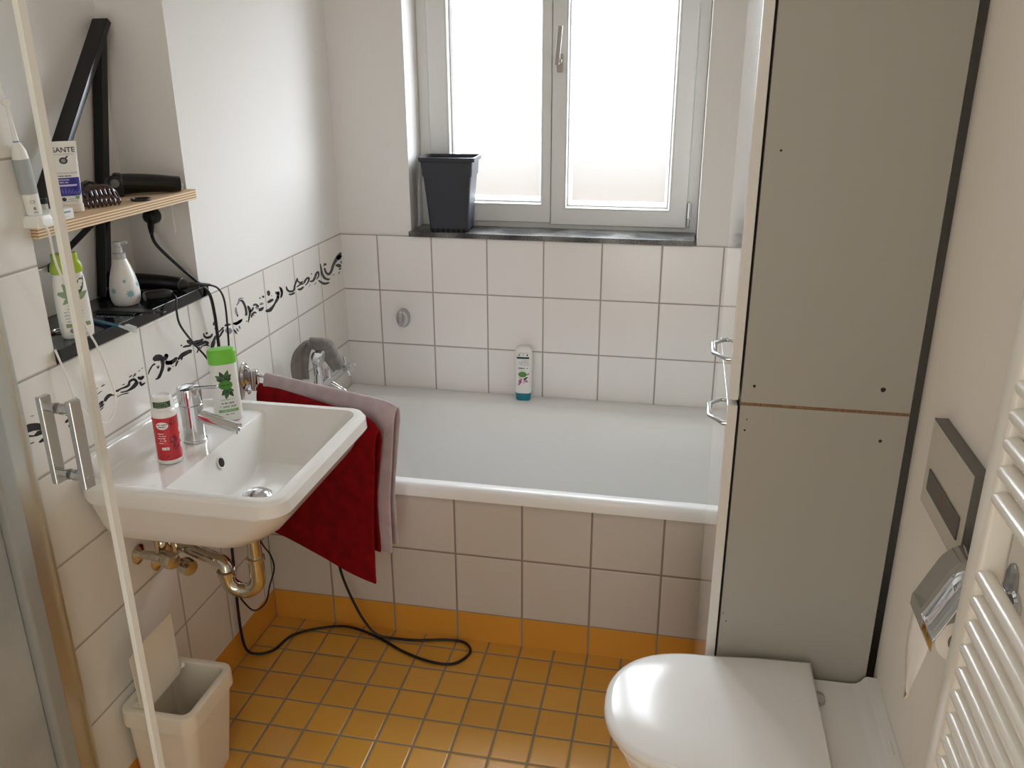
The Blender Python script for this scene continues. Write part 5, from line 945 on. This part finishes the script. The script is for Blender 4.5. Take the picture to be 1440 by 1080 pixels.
for i, w_ in enumerate((.02, .024, .036, .036, .034, .03)): scribble(b, fn, -.004, .07-.0065*i, w_, .0024, 2, 30+i)
put2d(b, rect2d(.046, .008), fn, .001, .029, 3); put2d(b, ell2d(.0055, .0055), fn, -.012, .018, 2); scribble(b, fn, 0, .008, .036, .002, 2, 44)
obj('label', b, [M('dark leaf print', '#44583a', .45), M('sage leaf print', '#87a07f', .45), print_grey, M('olive print', '#8b9a6a', .45)], b1, angle=0)
# pump dispenser
pd = thing('soap_dispenser', 'white rounded pump soap dispenser with pale blue flowers on the niche sill', 'soap dispenser', (-.074, -1.124, NZ), math.radians(40))
prof = [(.024, 0), (.028, .002), (.032, .012), (.0335, .026), (.032, .045), (.0275, .068), (.021, .090), (.016, .104), (.0142, .108)]
b = B(); lathe(b, prof, (0, 0, 0), (0, 0, 1), 36); obj('bottle_body', b, bottle_w, pd, angle=50)
clear_pl = M('clear plastic', '#d8dadb', .12, trans=.6)
b = B(); lathe(b, [(.0135, .108), (.0142, .109), (.0142, .121), (.0125, .122)], (0, 0, 0), (0, 0, 1), 26); obj('collar', b, M('grey collar', '#bdbebe', .3), pd)
b = B(); lathe(b, [(.0085, .122), (.0085, .134), (.006, .136), (.006, .142), (.0105, .143), (.0105, .147), (.008, .148)], (0, 0, 0), (0, 0, 1), 22); tube(b, [(0, 0, .145), (.016, -.004, .147), (.022, -.006, .143)], .0035, 10); obj('pump_head', b, M('translucent pump', '#e6e7e7', .2, trans=.3), pd)
def rp(z):
    for i in range(len(prof)-1):
        if prof[i][1] <= z <= prof[i+1][1]: return prof[i][0]+(prof[i+1][0]-prof[i][0])*(z-prof[i][1])/(prof[i+1][1]-prof[i][1])
    return prof[-1][0]
b = B(); pf = lambda x, z: ((rp(z)+.0004)*math.sin(x/.03), -(rp(z)+.0004)*math.cos(x/.03), z)
for cx, cz, s_ in ((.008, .030, .010), (-.026, .038, .008), (.032, .048, .007), (.0, .06, .005)):
    for k_ in range(8): put2d(b, leaf2d(s_, .0026*s_/.01), pf, cx, cz, 0, 2*PI*k_/8)
obj('flower_print', b, print_lb, pd)
# black clipper with cord
hd = thing('hair_clipper', 'black corded hair clipper lying at the back of the niche sill', 'hair clipper', (-.08, -.99, NZ))
b = B(); tube(b, [(-.155, -1.004, 1.147), (-.11, -.998, 1.1475), (-.05, -.991, 1.145), (-.012, -.986, 1.141)], lambda t: .0215-.005*t, 18, smooth=4); wpart('clipper_body', b, black, hd)
b = B(); lathe(b, [(.0165, 0), (.0172, .0015), (.0172, .005), (.0155, .0065)], (-.018, -.9865, 1.1417), (1, .13, -.1), 20); wpart('ring', b, M('dark grey ring', '#4b4b4e', .25), hd)
b = B(); lathe(b, [(.0155, 0), (.011, .01), (.007, .016)], (-.012, -.986, 1.141), (1, .2, -.05), 18); tube(b, [(0, -.983, 1.140), (.018, -.965, 1.138), (.032, -.935, 1.130)], lambda t: .0065-.003*t, 10, smooth=4)
tube(b, [(.030, -.938, 1.131), (.04, -.912, 1.115), (.042, -.893, 1.075), (.036, -.885, .99), (.030, -.884, .92), (.022, -.90, .8), (.020, -.91, .6), (.03, -.875, .42), (.04, -.845, .325), (.045, -.815, .27), (.045, -.803, .215), (.042, -.835, .175), (.04, -.862, .137), (.036, -.914, .142), (.036, -.957, .184), (.02, -.985, .26), (.012, -1.0, .36)], .0026, 8, smooth=6); wpart('cord', b, rubber, hd)
# small adaptor with cord
ad = thing('power_adapter', 'small black plug adapter with cord on the front of the niche sill', 'power adapter', (-.01, -1.088, NZ))
b = B(); t_ = B(); loft(t_, [sellipse(.012*s_, .015*s_, z, 2.6, 20) for s_, z in ((.8, -.032), (1, -.028), (1.05, .0), (.9, .02), (.55, .032))], True, True)
merge(b, t_, 0, Matrix.Translation((-.012, -1.09, NZ+.0165)) @ Matrix.Rotation(math.radians(55), 4, 'Z') @ Matrix.Rotation(PI/2, 4, 'Y')); wpart('adapter_body', b, black, ad)
b = B(); tube(b, [(.006, -1.066, 1.139), (.024, -1.075, 1.132), (.032, -1.092, 1.10), (.030, -1.082, 1.065), (.030, -1.043, 1.013), (.030, -.990, .953), (.03, -.957, .90), (.028, -.95, .8), (.022, -.945, .62)], .0026, 8, smooth=6); wpart('cord', b, rubber, ad)
# flat comb and manual toothbrush overhanging the sill
cb = thing('comb', 'flat black comb lying across the front edge of the niche sill', 'comb', (-.02, -1.195, NZ))
b = B(); obox(b, (-.095, -1.198, NZ+.0035), (.045, -1.187, NZ+.0035), .026, .005, 0, (0, 0, 1), .0015); obox(b, (.043, -1.1872, NZ+.0035), (.066, -1.187, NZ+.0035), .013, .004, 0, (0, 0, 1), .0015); wpart('handle', b, black, cb)
b = B()
for i in range(16): obox(b, (-.09+.0065*i, -1.209, NZ+.0035), (-.09+.0065*i, -1.221, NZ+.0032), .002, .003)
wpart('teeth', b, black, cb)
tbm = thing('toothbrush', 'blue manual toothbrush lying on the niche sill with its white head over the edge', 'toothbrush', (.02, -1.30, NZ))
bl = M('translucent blue plastic', '#3f7f9f', .2, trans=.25)
b = B(); tube(b, [(-.075, -1.268, NZ+.004), (-.03, -1.285, NZ+.0045), (.015, -1.303, NZ+.006), (.04, -1.313, NZ+.007)], lambda t: .0048-.001*t, 12, smooth=4, flat=.8); wpart('handle', b, bl, tbm)
b = B(); tube(b, [(.038, -1.312, NZ+.007), (.055, -1.319, NZ+.006), (.092, -1.335, NZ+.004)], lambda t: .003+.0025*t, 10, smooth=3, flat=.6); obox(b, (.064, -1.323, NZ+.0105), (.092, -1.335, NZ+.009), .010, .009, 0, (0, 0, 1), .001); wpart('brush_head', b, M('milky plastic', '#e3e8ea', .3, trans=.2), tbm)
tw = thing('tweezers', 'metal tweezers lying at the left end of the niche sill', 'tweezers', (-.10, -1.375, NZ))
for dy in (-.003, .003):
    b = B(); tube(b, [(-.145, -1.395, NZ+.003), (-.11, -1.383+dy*1.2, NZ+.004), (-.075, -1.367+dy*.6, NZ+.003)], .0024, 8, smooth=3); wpart('arm', b, M('copper metal', '#a9745a', .3, 1.) if dy < 0 else chrome, tw)
b = B(); tube(b, [(-.075+.010*math.cos(t), -1.355+.012*math.sin(t), NZ+.003) for t in [2*PI*i/20 for i in range(21)]], .0022, 8, caps=False)
o = wobj('key_ring', b, chrome, (-.075, -1.355, NZ), 'small metal ring beside the tweezers on the niche sill', 'ring')
# socket, plug and the long cord to the floor
sk = thing('wall_socket', 'white wall socket on the right side of the niche below the shelf', 'socket', (-.085, NY1, 1.297))
b = B(); box(b, -.125, -.045, NY1-.011, NY1-.0005, 1.257, 1.337, 0, .003); wpart('cover_plate', b, paint, sk)
b = B(); lathe(b, [(.026, 0), (.024, .002)], (-.095, NY1-.011, 1.302), (0, -1, 0), 24); wpart('insert', b, white_pl, sk)
pc = thing('extension_lead', 'black power lead running from the niche socket down to a loop on the yellow floor', 'power lead', (-.095, NY1-.012, 1.302))
b = B(); lathe(b, [(.0195, 0), (.0195, .018), (.016, .026), (.011, .03)], (-.095, NY1-.0125, 1.302), (0, -1, 0), 24); lathe(b, [(.008, 0), (.0075, .03), (.005, .045)], (-.095, NY1-.032, 1.302), (.3, -.5, -.8), 14); wpart('plug', b, rubber, pc)
fl = .0062
pts = [(-.085, NY1-.05, 1.272), (-.07, NY1-.06, 1.24), (-.035, -.962, 1.185), (-.002, -.94, 1.14), (.018, -.922, 1.105), (.020, -.912, 1.05), (.016, -.904, .988), (.014, -.904, .90), (.014, -.925, .7), (.014, -.955, .5), (.014, -.965, .36), (.013, -.972, .2), (.013, -.972, .1), (.018, -.965, .04), (.036, -.945, fl+.004), (.075, -.915, fl), (.10, -.838, fl), (.17, -.787, fl), (.254, -.766, fl+.002), (.357, -.793, fl), (.467, -.848, fl), (.563, -.875, fl), (.626, -.866, fl), (.657, -.81, fl), (.629, -.768, fl), (.569, -.766, fl), (.489, -.785, fl), (.411, -.79, fl), (.36, -.80, .02), (.32, -.80, .07), (.285, -.80, .15), (.262, -.805, .24), (.255, -.815, .36)]
b = B(); tube(b, pts, .0042, 10, smooth=6); wpart('cord', b, rubber, pc)

# ------------------------------------------------------------------ shower door, foreground left
E0 = Vector((.533, -2.031)); th = math.radians(82); dd = Vector((-math.cos(th), -math.sin(th))); nn = Vector((math.sin(th), -math.cos(th)))
sd = thing('shower_door', 'clear glass shower door standing open in the left foreground', 'shower door', (E0.x, E0.y, .06))
def P3(s, o, z): q = E0+dd*s+nn*o; return (q.x, q.y, z)
def slab(b, s0, s1, o0, o1, z0, z1):
    loft(b, [[P3(s0, o0, z), P3(s1, o0, z), P3(s1, o1, z), P3(s0, o1, z)] for z in (z0, z1)], True, True); return b
wpart('glass_panel', slab(B(), .004, .62, -.003, .003, .06, 2.0), glass, sd)
seal_m = M('milky door seal', '#eeebe2', .3, trans=.15)
b = slab(B(), -.0045, .0055, -.0038, .0038, .06, 2.0); wpart('edge_seal', b, seal_m, sd)
for o_, lab in ((.0215, None), (-.0215, None)):
    b = B(); z0, z1 = 1.188, 1.296; s = .047
    w_ = .0075; t0, t1 = (o_-.004, o_+.004)
    loft(b, [[P3(s-w_, t0, z0), P3(s+w_, t0, z0), P3(s+w_, t1, z0), P3(s-w_, t1, z0)], [P3(s-w_, t0, z1), P3(s+w_, t0, z1), P3(s+w_, t1, z1), P3(s-w_, t1, z1)]], True, True)
    h_ = wpart('handle', b, chrome, sd, bev=.0012)
    sg = 1 if o_ > 0 else -1
    for z in (z0+.013, z1-.013):
        b = B(); a = Vector(P3(s, sg*.003, z)); c = Vector(P3(s, o_-sg*.003, z)); lathe(b, [(.0052, 0), (.0052, (c-a).length)], a, c-a, 16)
        lathe(b, [(.0065, 0), (.0065, .003)], a, c-a, 16); lathe(b, [(.0028, 0), (.0028, .0006)], Vector(P3(s, o_+sg*.004, z)), c-a, 12)
        wpart('stud', b, chrome, h_)
b = slab(B(), .62, .65, -.015, .015, .0, 2.02); wpart('hinge_post', b, alu, sd)
sf = thing('shower_profile', 'aluminium shower wall profile on the tiled left wall in the left foreground', 'shower profile', (.0, -1.63, 0))
b = B(); box(b, .0008, .022, -1.645, -1.601, .0, 2.0, 0, .002); box(b, .0008, .028, -1.608, -1.600, 0, 2.0, 0, .001); wpart('wall_profile', b, alu, sf)
b = B(); box(b, .0008, .030, -1.69, -1.647, .0, 2.0, 0, .008, 3); wpart('seal_strip', b, M('grey seal', '#9c9d9a', .35), sf)
b = B(); box(b, .0008, .012, -3.2, -1.692, .0, 2.05, 0, .001)
wobj('shower_wall_panel', b, grey_panel, (0, -2.4, 1.0), 'grey satin shower wall panel beyond the aluminium profile at the left edge', 'wall panel')
# ------------------------------------------------------------------ light
w = bpy.data.worlds.new('World'); sc.world = w; w.use_nodes = True
nt = w.node_tree; nt.nodes.clear()
o = nt.nodes.new('ShaderNodeOutputWorld'); bg = nt.nodes.new('ShaderNodeBackground'); nt.links.new(bg.outputs[0], o.inputs[0])
tc = nt.nodes.new('ShaderNodeTexCoord'); sx = nt.nodes.new('ShaderNodeSeparateXYZ'); nt.links.new(tc.outputs['Generated'], sx.inputs[0])
rp = nt.nodes.new('ShaderNodeValToRGB'); nt.links.new(sx.outputs[2], rp.inputs['Fac'])
mp = nt.nodes.new('ShaderNodeMapRange'); mp.inputs['From Min'].default_value = -.5; mp.inputs['From Max'].default_value = .5; nt.links.new(sx.outputs[2], mp.inputs['Value']); nt.links.new(mp.outputs[0], rp.inputs['Fac'])
cr = rp.color_ramp; e = cr.elements; k_ = 1/WORLD
e[0].position = .33; e[0].color = (.70*k_, .60*k_, .53*k_, 1)
e[1].position = .56; e[1].color = (.81, .85, .91, 1)
for p_, c_ in ((.375, (.80, .72, .66)), (.41, (.95, .92, .89)), (.45, (1.4, 1.4, 1.4))):
    q = e.new(p_); q.color = (c_[0]*k_, c_[1]*k_, c_[2]*k_, 1)
bg.inputs['Strength'].default_value = WORLD
nt.links.new(rp.outputs['Color'], bg.inputs['Color'])
def area(name, loc, rot, sx_, sy_, power, col=(1, 1, 1), portal=False):
    l = bpy.data.lights.new(name, 'AREA'); l.shape = 'RECTANGLE'; l.size = sx_; l.size_y = sy_; l.energy = power; l.color = col
    if portal: l.cycles.is_portal = True
    ob = bpy.data.objects.new(name, l); COL.objects.link(ob); ob.location = loc; ob.rotation_euler = rot
    return ob
area('window_daylight_portal', (.754, .27, 1.66), (-PI/2, 0, 0), 1.0, 1.12, 0, portal=True)
# fill lamp put in unseen to brighten the room from above
lamp = thing('fill_lamp', 'round white fill lamp added unseen above the bathroom', 'fill lamp', (.72, -2.45, H))
b = B(); lathe(b, [(.17, 0), (.17, .02), (.16, .03)], (.72, -2.45, H-.001), (0, 0, -1), 36); wpart('lamp_base', b, white_pl, lamp)
em = bpy.data.materials.new('fill diffuser'); em.use_nodes = True; p = em.node_tree.nodes['Principled BSDF']
p.inputs['Emission Color'].default_value = (1, .985, .955, 1); p.inputs['Emission Strength'].default_value = LAMP_FILL
b = B(); lathe(b, [(.155, 0), (.15, .03), (.11, .055), (.05, .066), (0, .068)], (.72, -2.45, H-.03), (0, 0, -1), 36); wpart('lamp_shade', b, em, lamp)

# door behind the camera: unseen, with a glowing pane added as soft fill
door = tag(thing('fill_door_1', 'unseen white door behind the camera with an added glowing fill pane', None, (.95, YF, 0)), kind='structure')
b = B(); ring_frame(b, .45, 1.45, -.08, 2.12, [(0, YF+.005), (0, YF+.03), (.08, YF+.03), (.085, YF+.02), (.2, YF+.02), (.205, YF+.005)]); wpart('door_leaf', b, pvc, door)
dm = bpy.data.materials.new('added fill light pane'); dm.use_nodes = True; p = dm.node_tree.nodes['Principled BSDF']; p.inputs['Roughness'].default_value = .4
p.inputs['Emission Color'].default_value = (1, .98, .95, 1); p.inputs['Emission Strength'].default_value = DOOR_FILL
b = B(); box(b, .655, 1.245, YF+.004, YF+.012, .125, 1.915); wpart('glass_pane', b, dm, door)  # glowing sheet added to soften the light from behind
b = B(); capsule(b, (.58, YF+.07, 1.05), (.70, YF+.07, 1.05), .01); capsule(b, (.58, YF+.01, 1.05), (.58, YF+.075, 1.05), .009); wpart('door_handle', b, chrome_r, door)

# ------------------------------------------------------------------ camera
cam = bpy.data.cameras.new('Camera'); co = bpy.data.objects.new('Camera', cam); COL.objects.link(co)
Mx = Matrix(CAM_M).to_4x4(); Mx.translation = Vector(CAM_C); co.matrix_world = Mx
cam.sensor_width = 36; cam.lens = CAM_F/1440*36
cam.shift_x = (720-CAM_CX)/1440; cam.shift_y = (CAM_CY-540)/1440
cam.clip_start = .02
sc.camera = co
vs = sc.view_settings; vs.view_transform = 'Standard'; vs.look = 'None'; vs.gamma = 1; vs.exposure = EXPO; vs.use_curve_mapping = False
sc.cycles.max_bounces = 10; sc.cycles.diffuse_bounces = 6; sc.cycles.glossy_bounces = 5; sc.cycles.transmission_bounces = 6; sc.cycles.transparent_max_bounces = 12
sc.cycles.sample_clamp_indirect = 8
try: sc.cycles.use_denoising = True
except Exception: pass
